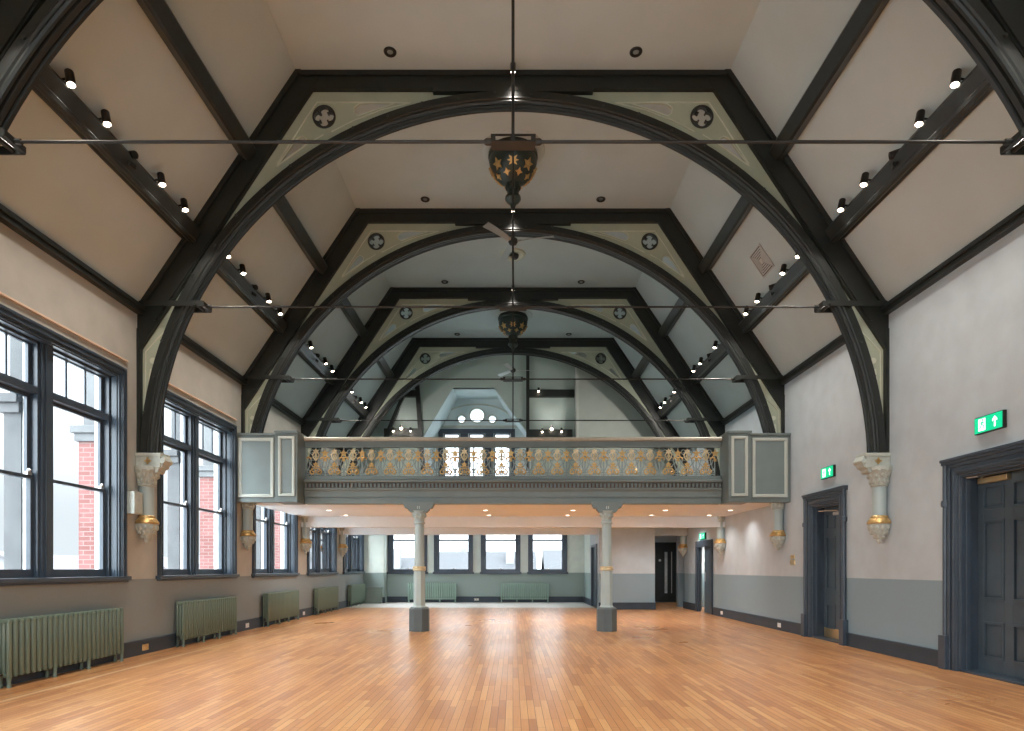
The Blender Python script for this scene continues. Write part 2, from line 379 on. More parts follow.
# ------------------------------------------------------------------ windows
def portal(loc, sx, sy, rot):
    l = bpy.data.lights.new('sky_portal', 'AREA'); l.shape = 'RECTANGLE'; l.size = sx; l.size_y = sy; l.cycles.is_portal = True
    o = bpy.data.objects.new('sky_portal', l); C.objects.link(o); o.location = loc; o.rotation_euler = rot
def left_window(k, y0):
    n = 'window_%d' % k; y1 = y0+WLEN; ym = (y0+y1)/2
    # architrave on the wall face, deep box frame, mullion
    mb = MB()
    for (d, w) in ((.035, .07), (.06, .035)):
        pass
    def U(x0, x1, a, b, zt, w):      # jambs and head
        mb.box(x0, x1, a, a+w, WZ0, zt); mb.box(x0, x1, b-w, b, WZ0, zt); mb.box(x0, x1, a+w, b-w, zt-w, zt)
    U(-6.1, -6.065, y0, y1, WZ1, .12)
    U(-6.065, -6.045, y0+.015, y1-.015, WZ1-.015, .03)
    U(-6.08, -6.05, y0+.085, y1-.085, WZ1-.085, .025)
    U(-6.385, -6.09, y0+.07, y1-.07, WZ1-.07, .08)
    U(-6.37, -6.22, y0+.15, y1-.15, WZ1-.15, .045)
    U(-6.20, -6.12, y0+.14, y1-.14, WZ1-.14, .025)
    mb.box(-6.385, -6.19, ym-.10, ym+.10, WZ0, WZ1-.1)
    mb.box(-6.19, -6.165, ym-.055, ym+.055, WZ0, WZ1-.1)
    mb.box(-6.37, -6.22, ym-.145, ym+.145, WZ0, WZ1-.15)
    r = struct(n, mb, M_join, origin=(-6.1, ym, WZ0))
    obj('window_sill', MB().box(-6.385, -6.01, y0-.05, y1+.05, 1.225, 1.285).box(-6.1, -6.04, y0-.02, y1+.02, 1.195, 1.225), M_join, r, bevel=.008)
    for a, b in ((y0+.2, ym-.14), (ym+.14, y1-.2)):
        def sash(x0, x1, z0, z1, w, wb, nm, bars=0, wt=None):
            s = MB(); wt = wt or w
            s.box(x0, x1, a, b, z0, z0+wb); s.box(x0, x1, a, b, z1-wt, z1); s.box(x0, x1, a, a+w, z0+wb, z1-wt); s.box(x0, x1, b-w, b, z0+wb, z1-wt)
            for i in range(bars):
                y = a+(b-a)*(i+1)/(bars+1); s.box(x0+.01, x1-.01, y-.014, y+.014, z0+wb, z1-wt)
            f = obj(nm, s, M_join, r)
            xm = (x0+x1)/2
            g = obj('pane', MB().add([(xm, a+w-.005, z0+wb-.005), (xm, b-w+.005, z0+wb-.005), (xm, b-w+.005, z1-wt+.005), (xm, a+w-.005, z1-wt+.005)], [(0, 1, 2, 3)]), M_glass, f)
            return f
        sash(-6.31, -6.27, 1.285, 2.62, .06, .11, 'lower_sash', wt=.045)
        sash(-6.355, -6.315, 2.575, 3.70, .06, .05, 'upper_sash')
        sash(-6.34, -6.30, 3.77, WZ1-.15, .06, .05, 'top_light', 2)
        obj('transom', MB().box(-6.37, -6.22, a, b, 3.69, 3.78), M_join, r, bevel=.01)
        obj('sash_catch', MB().box(-6.305, -6.26, b-.12, b-.04, 2.62, 2.66).ball((-6.27, b-.08, 2.68), .025), M_nick, r)
    obj('outer_reveal', MB().box(-6.53, -6.46, y1-.06, y1+.12, 1.2, 4.6).box(-6.53, -6.46, y0-.12, y0+.06, 1.2, 4.6).box(-6.455, -6.39, ym-.09, ym+.09, 1.2, 4.6), M_white, r)
    portal((-6.455, ym, 2.85), 3.1, 3.1, (0, -pi/2, 0))   # sampling guide for the sky at this opening
    return r
for i, y in enumerate(WY): left_window(i+1, y)
def far_window(k, x0, x1):
    z0, z1 = 1.21, 3.2; mb = MB()
    mb.ring(x0, x1, z0, z1+.1, .13, YE-.05, YE)
    mb.ring(x0+.02, x1-.02, z0+.02, z1+.08, .04, YE-.075, YE-.05)
    mb.ring(x0+.08, x1-.08, z0+.08, z1+.1, .09, YE, YE+.3)
    r = struct('window_%d' % k, mb, M_join, origin=((x0+x1)/2, YE, z0))
    obj('window_sill', MB().box(x0-.04, x1+.04, YE-.11, YE, z0-.03, z0+.06), M_join, r, bevel=.008)
    s = MB().ring(x0+.14, x1-.14, z0+.10, z1, .07, YE+.12, YE+.17); s.box(x0+.2, x1-.2, YE+.12, YE+.17, 2.56, 2.63)
    f = obj('sash', s, M_join, r)
    obj('pane', MB().add([(x0+.2, YE+.15, z0+.16), (x1-.2, YE+.15, z0+.16), (x1-.2, YE+.15, z1-.05), (x0+.2, YE+.15, z1-.05)], [(0, 1, 2, 3)]), M_glass, f)
    obj('sash_catch', MB().box((x0+x1)/2-.05, (x0+x1)/2+.05, YE+.10, YE+.13, z0+.18, z0+.22), M_nick, r)
    portal(((x0+x1)/2, YE+.4, 2.1), 1.5, 1.9, (-pi/2, 0, 0))
for i, (a, b) in enumerate(FW): far_window(9+i, a, b)
for i, (a, b) in enumerate(NW):
    mb = MB().ring(a, b, 1.25, 5.0, .12, YN-.2, YN+.04); mb.box(a, b, YN-.2, YN-.1, 3.1, 3.2); mb.box((a+b)/2-.04, (a+b)/2+.04, YN-.2, YN-.1, 1.25, 5)
    r = struct('window_%d' % (13+i), mb, M_join, origin=((a+b)/2, YN, 1.25))
    obj('pane', MB().add([(a+.1, YN-.15, 1.3), (b-.1, YN-.15, 1.3), (b-.1, YN-.15, 4.95), (a+.1, YN-.15, 4.95)], [(0, 1, 2, 3)]), M_glass, r)
    portal(((a+b)/2, YN-.4, 3.1), 2.1, 3.7, (pi/2, 0, 0))
# dormer windows
k = 17
for (x, z, rr) in circs:
    r = struct('window_%d' % k, MB().add([(0, 0, 0)], []).xf(Matrix()), M_dorm) if False else None
    mb = fill([circ(x, z, rr+.05, 28), circ(x, z, rr-.01, 28)], .06, Matrix.Translation((0, BY-.02, 0)))
    r = struct('window_%d' % k, mb, M_galm, origin=(x, BY, z)); k += 1
    obj('pane', fill([circ(x, z, rr, 28)], .004, Matrix.Translation((0, BY+.1, 0))), M_glass, r)
portal((-1.45, BY+.25, 7.5), 1.6, .7, (-pi/2, 0, 0))
for a, b in UW:
    mb = MB().ring(a-.02, b+.02, 4.68, 6.87, .06, BY+.02, BY+.14)
    r = struct('window_%d' % k, mb, M_join, origin=((a+b)/2, BY, 4.7)); k += 1
    obj('pane', MB().add([(a, BY+.09, 4.72), (b, BY+.09, 4.72), (b, BY+.09, 6.85), (a, BY+.09, 6.85)], [(0, 1, 2, 3)]), M_glass, r)
portal((-1.45, BY+.25, 5.8), 2.8, 2.2, (-pi/2, 0, 0))
mb = MB().box(-3.0, .08, BY-.08, BY, 6.85, 7.02)
for x0, x1 in ((-3.0, -2.82), (-2.12, -1.81), (-1.13, -.79), (-.08, .08)): mb.box(x0, x1, BY-.06, BY, 4.6, 6.9)
struct('trim_14', mb, M_join)

# ------------------------------------------------------------------ doors
def leaf_mesh(mb, x, ya, yb, z0, z1, rows, cols=2, t=.045, st=.115, mid=.14):
    # panelled leaf in the YZ plane, room face at x, body behind it
    mb.box(x+.022, x+t, ya, yb, z0, z1)
    w = (yb-ya-2*st-mid*(cols-1))/cols
    xs = [(ya+st+i*(w+mid), ya+st+i*(w+mid)+w) for i in range(cols)]
    mb.box(x, x+.022, ya, ya+st, z0, z1); mb.box(x, x+.022, yb-st, yb, z0, z1)
    for a, b in zip(xs, xs[1:]): mb.box(x, x+.022, a[1], b[0], z0, z1)
    zz = z0
    for (a, b) in rows+[(z1, z1)]:
        for c, d in xs: mb.box(x, x+.022, c, d, zz, a)
        zz = b
    for a, b in rows:
        for c, d in xs:
            mb.ringx(c, d, a, b, .03, x-.012, x+.022)
            mb.prism([(c+.06, a+.06), (d-.06, a+.06), (d-.06, b-.06), (c+.06, b-.06)], 'x', x+.008, x+.022)
def door(k, a, b, h, aw=.265, plinth=.47, ring_z=2.31, paneled=True):
    mb = MB(); X = 6.1
    def U(x0, x1, o, w, top=None):   # jambs+head, o = offset outside opening
        zt = h+o
        mb.box(x0, x1, a-o, a-o+w, 0, zt); mb.box(x0, x1, b+o-w, b+o, 0, zt); mb.box(x0, x1, a-o+w, b+o-w, zt-w, zt)
    U(X-.03, X, aw-.06, aw-.06)
    U(X-.055, X-.03, aw-.10, .05)
    U(X-.05, X-.03, aw-.19, .04)
    U(X-.04, X-.03, .06, .04)
    U(X, X+.35, .0, .035); 
    U(X+.06, X+.12, -.03, .03)
    mb.box(X-.075, X, a-aw, b+aw, h+aw-.10, h+aw-.06); mb.box(X-.09, X, a-aw-.01, b+aw+.01, h+aw-.06, h+aw-.02)
    mb.box(X, X+.35, a, b, 0, .028)
    for y in (a-aw+.05, b+aw-.05): mb.box(X-.10, X, y-.07, y+.07, 0, plinth)
    r = struct('door_%d' % k, mb, M_join, origin=(X, (a+b)/2, 0), bevel=.004)
    for y in (a-aw+.05, b+aw-.05):
        c = MB().lathe([(.032, plinth), (.032, ring_z-.05), (.05, ring_z-.04), (.055, ring_z), (.05, ring_z+.04), (.032, ring_z+.05), (.032, h+aw-.09)], (X-.045, y, 0), 10)
        obj('colonette', c, M_join, r, smooth=True)
    return r
for k, (a, b, h) in enumerate(DOORS[:2]):
    r = door(k+1, a, b, h)
    m = MB(); leaf_mesh(m, 6.33, a+.035, b-.035, .03, h-.035, [(.21, .70), (.99, 2.05), (2.19, 2.52)], st=.105, mid=.14)
    lf = obj('door_leaf', m, M_door, r, bevel=.003)
    if k == 0:
        cl = MB().box(6.27, 6.33, b-.62, b-.10, 2.54, 2.615)
        obj('door_closer', cl, M_brass, lf, bevel=.006)
        arm = MB().tube([(6.28, b-.16, 2.62), (6.19, b-.34, 2.63), (6.12, b-.12, 2.63)], .011, 6); obj('closer_arm', arm, M_nick, lf)
    else:
        obj('door_closer', MB().box(6.27, 6.33, a+.3, a+.62, 2.45, 2.51).tube([(6.28, a+.45, 2.53), (6.14, a+.62, 2.54), (6.10, a+.84, 2.55)], .012, 6), M_nick, lf)
        obj('kick_plate', MB().box(6.322, 6.33, a+.06, b-.06, .03, .22), M_brass, lf)
    obj('door_handle', MB().lathe([(.0, 0), (.03, .0), (.03, -.02), (.012, -.03), (.012, -.07), (.03, -.08), (.028, -.11), (0, -.115)], (6.33, a+.12 if k else a+.12, 1.05), 12, 'x'), M_brass, lf, smooth=True)
# plain doorway to the corridor, leaf standing open into it
a, b, h = DOORS[2]
mb = MB().ringx(a-.2, b+.2, -.2, h+.13, .2, 6.05, 6.10); mb.v = [(x, y, max(z, 0)) for x, y, z in mb.v]
mb.box(6.1, 6.45, a, a+.04, 0, h).box(6.1, 6.17, b-.04, b, 0, h).box(6.1, 6.45, a, b, h-.04, h)
mb.box(6.05, 6.07, a-.22, a-.18, 0, h+.13)
r = struct('door_3', mb, M_join, origin=(6.1, (a+b)/2, 0))
lf = obj('door_leaf', MB().box(6.12, 6.165, a+.04, a+.74, .01, h-.05), M_door, r)
obj('push_plate', MB().box(6.11, 6.12, a+.6, a+.68, 1.0, 1.3), M_nick, lf)
# corridor pocket
mb = MB().box(8.0, 8.1, 19, 23.2, 0, 2.7).box(6.45, 8.1, 18.9, 19, 0, 2.7).box(6.6, 8.1, 23.2, 23.3, 0, 2.7).box(6.45, 8.1, 19, 23.2, 2.6, 2.7)
struct('wall_corridor', mb, M_wallc); struct('floor.002', MB().box(7.2, 8.1, 19, 23.3, -.1, 0), M_floor)
# lobby door, flush, narrow glass and long pull
mb = MB().ring(5.80, 6.80, -.2, 2.50, .07, YE-.04, YE); mb.v = [(x, y, max(z, 0)) for x, y, z in mb.v]
r = struct('door_4', mb, M_tim, origin=(6.3, YE, 0))
lf = obj('door_leaf', fill([[(5.87, .02), (6.73, .02), (6.73, 2.43), (5.87, 2.43)], [(6.32, .38), (6.44, .38), (6.44, 2.1), (6.32, 2.1)]], .04, Matrix.Translation((0, YE-.03, 0))), M_tim, r)
obj('vision_panel', MB().box(6.32, 6.44, YE-.03, YE-.02, .38, 2.1), M_ironp, lf)
obj('pull_handle', MB().tube([(6.60, YE-.09, .38), (6.60, YE-.09, 2.1)], .02, 8).tube([(6.60, YE-.09, .5), (6.6, YE-.04, .5)], .012, 6).tube([(6.60, YE-.09, 2.0), (6.6, YE-.04, 2.0)], .012, 6), M_nick, lf)
obj('door_plate', fill([circ(6.12, 1.75, .05, 16)], .01, Matrix.Translation((0, YE-.055, 0))), M_nick, lf)
# store door in the partition side
mb = MB().ringx(22.42, 23.98, -.2, 2.28, .09, 2.93, 3.12); mb.v = [(x, y, max(z, 0)) for x, y, z in mb.v]
r = struct('door_5', mb, M_join, origin=(2.97, 23.2, 0))
lf = obj('door_leaf', MB().box(3.02, 3.06, 22.5, 23.9, .01, 2.2), M_door, r)
obj('door_handle', MB().tube([(2.97, 22.65, 1.05), (2.97, 22.8, 1.05)], .012, 6).tube([(2.97, 22.65, 1.05), (3.02, 22.65, 1.05)], .012, 6), M_nick, lf)

# ------------------------------------------------------------------ roof trusses
TN = ['cropped nearest truss', 'largest whole truss', 'gallery-front truss', 'third whole truss', 'last truss']
R_IN, R_OUT, ZC = 5.86, 6.075, 3.10
def X1(px): return (px-513)*10.32/F
def Z1(py): return EYE+(PY-py)*10.32/F
def arc_sweep(mb, prof, a0, a1, n):
    m = len(prof); vs = []
    for i in range(n+1):
        th = a0+(a1-a0)*i/n
        for r, y in prof: vs.append((r*cos(th), y, ZC+r*sin(th)))
    fs = [(i*m+j, i*m+(j+1) % m, (i+1)*m+(j+1) % m, (i+1)*m+j) for i in range(n) for j in range(m)]
    fs += [tuple(range(m)), tuple(range(n*m, (n+1)*m))]
    return mb.add(vs, fs)
def truss(label):
    t = empty('roof_truss', (0, 0, 0)); tag(t, label, 'roof truss', 'arched timber roof trusses')
    a0 = math.asin(.175/5.9)
    mb = MB()
    prof = [(6.05, .0), (5.955, .0), (5.945, -.02), (5.915, -.028), (5.90, -.012), (5.87, -.02), (5.85, -.005), (5.855, .03), (5.885, .045), (5.885, .06), (5.86, .07), (5.86, .13), (5.885, .14), (5.885, .155), (5.855, .17), (5.85, .205), (5.87, .22), (5.90, .212), (5.915, .228), (5.945, .22), (5.955, .2), (6.05, .2)]
    arc_sweep(mb, prof, a0, pi-a0, 96)
    # thickened springing down to the corbel
    arch = obj('arch_rib', mb, M_tim, t, smooth=True)
    bo = None
    for i in range(30):
        th = radians(8+164*i/29); r = 6.01 + (.02 if i % 2 else -.02)
        if bo is None:
            bo = obj('bolt', MB().lathe([(.022, -.012), (.022, .0), (.018, .0)], (0, 0, 0), 8, 'y'), M_timl, arch)
            bc = bo
        else: bc = bo.copy(); C.objects.link(bc)
        bc.location = (r*cos(th), 0, ZC+r*sin(th))
    # collar
    tl = Vector((-TX, 0, TOP)); 
    mb = MB().box(-3.48, 3.48, .026, .194, 9.19, TOP-.003); mb.box(-3.46, 3.46, -.015, .026, 9.40, TOP-.003); mb.box(-3.2, 3.2, .006, .026, 9.19, 9.215)
    mb.box(-1.3, 1.3, .0, .18, 9.14, 9.19)
    obj('collar_beam', mb, M_tim, t)
    for s in (-1, 1):
        # rafter: parallelogram in XZ, outer edge on the slope, inner edge .366 away
        def P(zz, off):   # point at height zz on line offset inward by off
            x = 6.1-(zz-EAVE)*(W-TX)/(TOP-EAVE) - off/.8307
            return (s*x, zz)
        mb = MB()
        mb.prism([P(EAVE+.0, 0), P(TOP, 0), P(TOP, .37), P(5.0+.10, .37) if False else (s*6.05, 4.98), (s*6.1, 4.93), (s*6.1, EAVE)], 'y', .02, .20)
        mb.prism([P(EAVE, 0), P(TOP, 0), P(TOP, .075), (P(EAVE, .075)[0], EAVE)], 'y', -.025, .02)
        mb.prism([P(EAVE-.2, .335), P(9.19, .335), P(9.19, .37), P(EAVE-.2, .37)], 'y', .0, .02)
        obj('principal_rafter', mb, M_tim, t)
        a, b = sorted((s*6.1, s*6.05)); obj('wall_post', MB().box(a, b, .0, .20, 3.275, 5.3), M_tim, t)
        # spandrel plate
        def ar(x, r=6.035): return ZC+sqrt(max(r*r-x*x, 0))
        arcx = [0.4, .8, 1.2, 1.6, 2.0, 2.4, 2.8, 3.2, 3.6, 4.0, 4.4, 4.8, 5.1, 5.4, 5.6, 5.75, 5.85, 5.92, 5.97, 6.02]
        outer = [(s*x, ar(x)) for x in arcx] + [(s*6.07, 3.4), (s*6.07, 5.12)]
        outer += [P(5.3, .33), P(7, .33), P(9.2, .33), (s*.4, 9.2)]
        q = (s*3.085, 8.785)
        m1 = [(394, 99.5), (372, 98.0), (358, 99.5), (352.5, 104), (353, 109.5), (357, 112), (364, 109.5), (378, 104.5)]
        m2 = [(274.5, 163), (283, 152), (291, 140.5), (296, 134.5), (300.5, 132.5), (304.5, 135), (304.5, 140), (300, 144.5), (289, 152)]
        holes = [[(s*-X1(x), Z1(y)) for x, y in mm] for mm in (m1, m2)]
        sp = obj('spandrel_panel', fill([outer, circ(*q, .17, 28)]+holes, .04, Matrix.Translation((0, .11, 0))), M_sage, t)
        obj('quatrefoil_rosette', fill([circ(*q, .190, 32), quatrefoil(*q, .172)], .07, Matrix.Translation((0, .11, 0))), M_timl, sp)
        mo = MB()
        def ln(pts, r=.012, y=.085):
            mo.tube([(s*-X1(x), y, Z1(yy)) for x, yy in pts], r, 6)
        ln([(408, 99.0), (357, 98.4), (315.5, 98.4), (302, 118), (275, 161)])
        ln([(410, 98.8), (380, 106), (352, 117), (330, 128)], .009)
        for mm in (m1, m2): ln(mm+[mm[0]], .008)
        ln([(276, 162), (290, 152), (308, 139), (322, 131)], .008)
        obj('tracery_moulding', mo, M_cream, sp, smooth=True)
        lo = MB()
        def lp(x, z): return (s*x, .085, z)
        lo.tube([lp(5.62, 5.35), lp(5.78, 4.98), lp(5.80, 4.85)], [.012, .022, .012], 6)
        lo.tube([lp(5.56, 5.42), lp(6.0, 4.95), lp(6.01, 4.0)], .010, 6)
        lo.tube([lp(5.90, 4.66), lp(5.94, 4.4), lp(5.97, 4.1)], [.03, .022, .008], 6)
        lo.lathe([(.05, -.01), (.05, .01), (.03, .01)], (s*5.88, .085, 4.80), 12, 'y')
        obj('lower_tracery', lo, M_cream, sp, smooth=True)
        # strap plates carrying the tie rod
        a, b = sorted((s*5.0, s*6.08))
        obj('tie_strap', MB().box(a, b, -.045, -.029, 5.645, 5.73).box(a, b, .229, .245, 5.645, 5.73).box(min(s*4.99, s*5.04), max(s*4.99, s*5.04), -.04, .24, 5.655, 5.72)
            .lathe([(.03, -.06), (.03, .26)], (s*5.12, 0, 5.685), 8, 'y').lathe([(.03, s*4.93), (.03, s*5.0)], (0, .1, 5.685), 6, 'x'), M_tim, t)
        obj('tie_rod', MB().tube([(s*.24, .1, 5.685), (s*4.95, .1, 5.685)], .016, 8), M_steel, t, smooth=True)
    cb = MB().box(-.22, .22, .03, .17, 5.645, 5.66).box(-.22, .22, .03, .045, 5.705, 5.72).box(-.22, .22, .155, .17, 5.705, 5.72)
    for x in (-.22, -.025, .18): cb.box(x, x+.045, .03, .17, 5.66, 5.72)
    for s in (-1, 1): cb.lathe([(.032, s*.22), (.032, s*.27), (.02, s*.29)], (0, .1, 5.685), 6, 'x')
    obj('rod_coupler', cb, M_steel, t)
    obj('king_rod', MB().tube([(0, .1, 5.7), (0, .1, 9.0)], .016, 8).lathe([(.03, 8.9), (.045, 9.0)], (0, .1, 0), 8), M_steel, t, smooth=True)
    return t
tl0 = ['nearest black arched roof truss, only its haunches and tie rod inside the picture', 'largest black arched roof truss seen whole, springing beside the first window',
       'black arched roof truss whose haunches meet the gallery front panels', 'black arched roof truss rising behind the gallery front, third seen whole', 'last black arched roof truss, framing the dormer wall beyond the gallery']
t0 = truss(tl0[0]); t0.location = (0, DT[0], 0)
for i in range(1, 5):
    t = copy_tree(t0); t.location = (0, DT[i], 0); t['label'] = tl0[i]

# ------------------------------------------------------------------ purlins
def purlin(s, A, ya, yb, w, d, label, low):
    A = Vector((s*A[0], 0, A[1])); u = Vector((-s*(W-TX), 0, TOP-EAVE)).normalized(); n = Vector((-s*u.z, 0, -abs(u.x)))
    def q(a, b): p = A+u*a+n*b; return (p.x, p.z)
    mb = MB()
    mb.prism([q(0, 0), q(0, d-.04), q(.03, d), q(w-.03, d), q(w, d-.04), q(w, 0)], 'y', ya, yb)
    if low:
        mb.prism([q(-.03, 0), q(-.03, .05), q(0, .08), q(0, 0)], 'y', ya, yb)
        mb.prism([q(.02, d), q(.03, d+.02), q(.07, d+.02), q(.08, d)], 'y', ya, yb)
    o = obj('roof_purlin', mb, M_timl, origin=(A.x, ya, A.z)); tag(o, label, 'roof beam', 'roof purlins')
P_UP = (4.45, 8.11); P_LO = (5.35, 6.77)
ys = [YN]+[d for d in DT]+[YU]
for s, sn in ((-1, 'window-side'), (1, 'door-side')):
    for b in range(0, 6):
        ya = ys[b]+(.2 if b else 0); yb = ys[b+1]
        where = ('before the '+TN[b]) if b < 5 else 'beyond the last truss'
        if b == 0: continue
        purlin(s, P_UP, ya, yb, .24, .22, 'upper dark purlin without lamps on the %s ceiling slope %s' % (sn, where), False)
        purlin(s, P_LO, ya, yb, .27, .20, 'lower dark purlin carrying the spotlights on the %s slope %s' % (sn, where), True)

# ------------------------------------------------------------------ lamps
def spot_light(loc, target, e, ang, blend=.9, col=(1, .92, .84), r=.04):
    l = bpy.data.lights.new('bulb', 'SPOT'); l.energy = e; l.spot_size = radians(ang); l.spot_blend = blend; l.color = col; l.shadow_soft_size = r
    o = bpy.data.objects.new('bulb', l); C.objects.link(o); o.location = loc
    o.rotation_euler = (Vector(target)-Vector(loc)).to_track_quat('-Z', 'Y').to_euler(); return o
SPOT_E = 85
def spotlight(lit=True):
    t = empty('spotlight', (0, 0, 0))
    # local: lamp axis down -Z, bracket to +X side (towards wall)
    obj('lamp_body', MB().lathe([(.030, .14), (.048, .13), (.05, .0), (.05, -.045), (.043, -.045), (.040, -.02), (.03, -.02)], (0, 0, 0), 14), M_black, t, smooth=True)
    obj('lens', MB().lathe([(.042, -.04), (.042, -.036), (.02, -.035)], (0, 0, 0), 14), M_lens if lit else M_black, t)
    obj('bracket', MB().tube([(0, 0, .05), (.09, 0, .06), (.14, 0, -.02)], .014, 6).box(.11, .17, -.05, .05, -.04, -.015), M_black, t)
    return t
lit0 = spotlight(True); off0 = spotlight(False); first = {True: lit0, False: off0}; used = set()
SY = [7.23, 7.87, 8.46, 9.11, 9.75]; ordn = ['first', 'second', 'third', 'fourth', 'fifth']
for s, sn in ((-1, 'window-side'), (1, 'door-side')):
    for b in range(4):
        for i, y in enumerate(SY):
            yy = y+3.98*b; lit = i != 2
            src = first[lit]
            if lit in used: o = copy_tree(src)
            else: o = src; used.add(lit)
            o.location = (s*5.02, yy, 6.93)
            if lit: o.rotation_euler = (radians(-8), radians(14*s), 0 if s > 0 else pi)
            else:
                o.rotation_euler = (radians(20), radians(78), 0 if s > 0 else pi); o.location = (s*5.05, yy, 6.90)
            if lit: o.rotation_euler = (radians(-8 if s > 0 else 8), radians(14), 0 if s > 0 else pi)
            tag(o, '%s black spotlight, %s from the camera, on %s purlin before the %s' % ('lit' if lit else 'unlit sideways', ordn[i], sn, TN[b+1]), 'spotlight', 'spotlights along the lower purlins')
            if lit:
                L = spot_light((s*4.99, yy, 6.85), (s*3.6, yy-.3, 0) if (b < 3 or i > 1) else (s*1.6, yy+3.6, 4.2), SPOT_E*(1 if b < 3 or i > 1 else 1.5), 125, 1.0)
                L.parent = None
    for b in range(-2, 0):      # unseen spot rows added behind the camera to brighten that end
        for i, y in enumerate(SY):
            if i != 2: spot_light((s*4.99, y+3.98*b, 6.85), (s*3.6, y+3.98*b, 0), SPOT_E, 125, 1.0)
# ridge spots in front of each collar
for i, d in enumerate(DT[1:4]):
    t = empty('ridge_spotlight', (0, d-.16, 9.38)); tag(t, 'small black spotlight hung at mid collar of the '+TN[i+1], 'spotlight', 'spotlights at mid collar')
    obj('lamp_body', MB().lathe([(.028, .09), (.042, .08), (.042, -.06), (.036, -.06), (.036, -.03)], (0, d-.16, 9.38), 12).tube([(0, d-.16, 9.45), (0, d-.16, TOP)], .012, 6), M_black, t, smooth=True)
    obj('lens', MB().lathe([(.035, -.05), (.035, -.045)], (0, d-.16, 9.38), 12), M_lens, t)
    spot_light((0, d-.16, 9.28), (0, d, 5), 15, 100, 1.0)
# ceiling downlights (black rims)
for i in range(4):
    for s, sn in ((-1, 'window'), (1, 'door')):
        c = (s*1.92, DT[i+1]-.37, TOP)
        t = empty('ceiling_downlight', c); tag(t, 'black-rimmed round ceiling downlight, %s side, just before the %s' % (sn, TN[i+1]), 'downlight', 'recessed ceiling downlights')
        obj('rim', MB().lathe([(.05, 0), (.05, -.012), (.09, -.022), (.10, -.01), (.10, 0)], c, 20), M_black, t, smooth=True)
        obj('lens', MB().lathe([(.045, -.004), (.045, -.010)], c, 14), M_nick, t)
# recessed lamps under the gallery
UD = [(-4.69, 16.25), (-.70, 16.25), (1.53, 16.25), (3.89, 16.25), (5.55, 16.25), (-4.66, 17.75), (-.675, 17.75), (1.52, 17.75), (3.86, 17.75), (5.47, 17.75)]
ux = ['nearest the window wall', 'between the columns, window side', 'beside the door-side column', 'third from the door wall', 'beside the door wall']
ux[3] = 'between door-side column and door wall'
for i, (x, y) in enumerate(UD):
    t = empty('recessed_downlight', (x, y, 2.90)); tag(t, 'lit recessed lamp under the gallery, %s row, %s' % ('front' if i < 5 else 'second', ux[i % 5]), 'downlight', 'lit lamps in the gallery soffit')
    obj('rim', MB().lathe([(.075, 0), (.085, -.008), (.062, -.012), (.06, -.004)], (x, y, 2.90), 18), M_white, t, smooth=True)
    obj('lens', MB().lathe([(.058, -.006), (.058, -.010)], (x, y, 2.90), 16), M_down, t)
    spot_light((x, y, 2.87), (x, y, 0), 75 if x < 5 else 38, 140, 1, (1, .96, .93))
for x, y, e in ((-4.6, 20.5, 30), (-.7, 20.5, 30), (1.5, 20.5, 20), (4.2, 20.5, 38), (5.6, 20.5, 28), (5.9, 24.7, 22), (-4, 24.6, 20), (0, 24.6, 20)):  # unseen lamps added to brighten the space behind the gallery beams
    t = empty('recessed_downlight', (x, y, 2.90)); tag(t, 'added recessed lamp behind the gallery beams, unseen from the hall floor', 'downlight', 'added lamps in the rear soffit')
    obj('lens', MB().lathe([(.058, -.006), (.058, -.010)], (x, y, 2.90), 16), M_down, t)
    spot_light((x, y, 2.87), (x, y, 0), e*2.0, 140, 1, (1, .96, .93))
spot_light((7.1, 22.2, 2.5), (7.1, 22.4, 0), 130, 160)

# ------------------------------------------------------------------ sunburner pendants, fans, ceiling rose
def pendant(y, label, zt=TOP):
    c = (0, y, zt); t = empty('ceiling_pendant', c); tag(t, label, 'ceiling pendant', 'green and gilt ventilator pendants')
    obj('ceiling_plate', MB().lathe([(.62, 0), (.60, -.03), (.50, -.05), (.47, -.05), (.47, -.02)], c, 32), M_ceil, t, smooth=True)
    obj('bowl', MB().lathe([(.43, 0), (.45, -.06), (.475, -.09), (.48, -.15), (.455, -.18), (.465, -.22), (.455, -.28), (.43, -.36), (.39, -.44), (.33, -.52), (.25, -.59), (.16, -.64), (.12, -.67)], c, 32), M_pgreen, t, smooth=True)
    st = MB()
    for k in range(8):
        a = 2*pi*k/8+pi/8-pi/2-pi/8
        f = fill([star(0, 0, .115, .055, 8 if k % 2 == 0 else 5)], .02)
        f.xf(Matrix.Translation((.405*cos(a), y+.405*sin(a), zt-.44)) @ Matrix.Rotation(a+pi/2, 4, 'Z') @ Matrix.Rotation(radians(32), 4, 'X')); st.add(f.v, f.f)
    obj('gilt_stars', st, M_gilt, t)
    fr = MB()
    for k in range(8):
        a = 2*pi*k/8+pi/8-pi/2
        f = fill([star(0, 0, .075, .035, 4)], .02)
        f.xf(Matrix.Translation((.295*cos(a), y+.295*sin(a), zt-.575)) @ Matrix.Rotation(a+pi/2, 4, 'Z') @ Matrix.Rotation(radians(48), 4, 'X')); fr.add(f.v, f.f)
    obj('gilt_leaves', fr, M_gilt, t)
    obj('stem', MB().lathe([(.13, -.60), (.12, -.66), (.105, -.80), (.11, -.86), (.15, -.90), (.155, -.95), (.12, -1.0), (.06, -1.04), (.04, -1.12), (.02, -1.16)], c, 20), M_pgreen, t, smooth=True)
    lf = MB()
    for k in range(10):
        a = 2*pi*k/10; lf.ball((.12*cos(a), y+.12*sin(a), zt-.72), .03, .03, .07)
    obj('stem_leaves', lf, M_pgreen, t, smooth=True)
pendant(12.3, 'large dark green pendant with gilt stars hanging just beyond the largest truss')
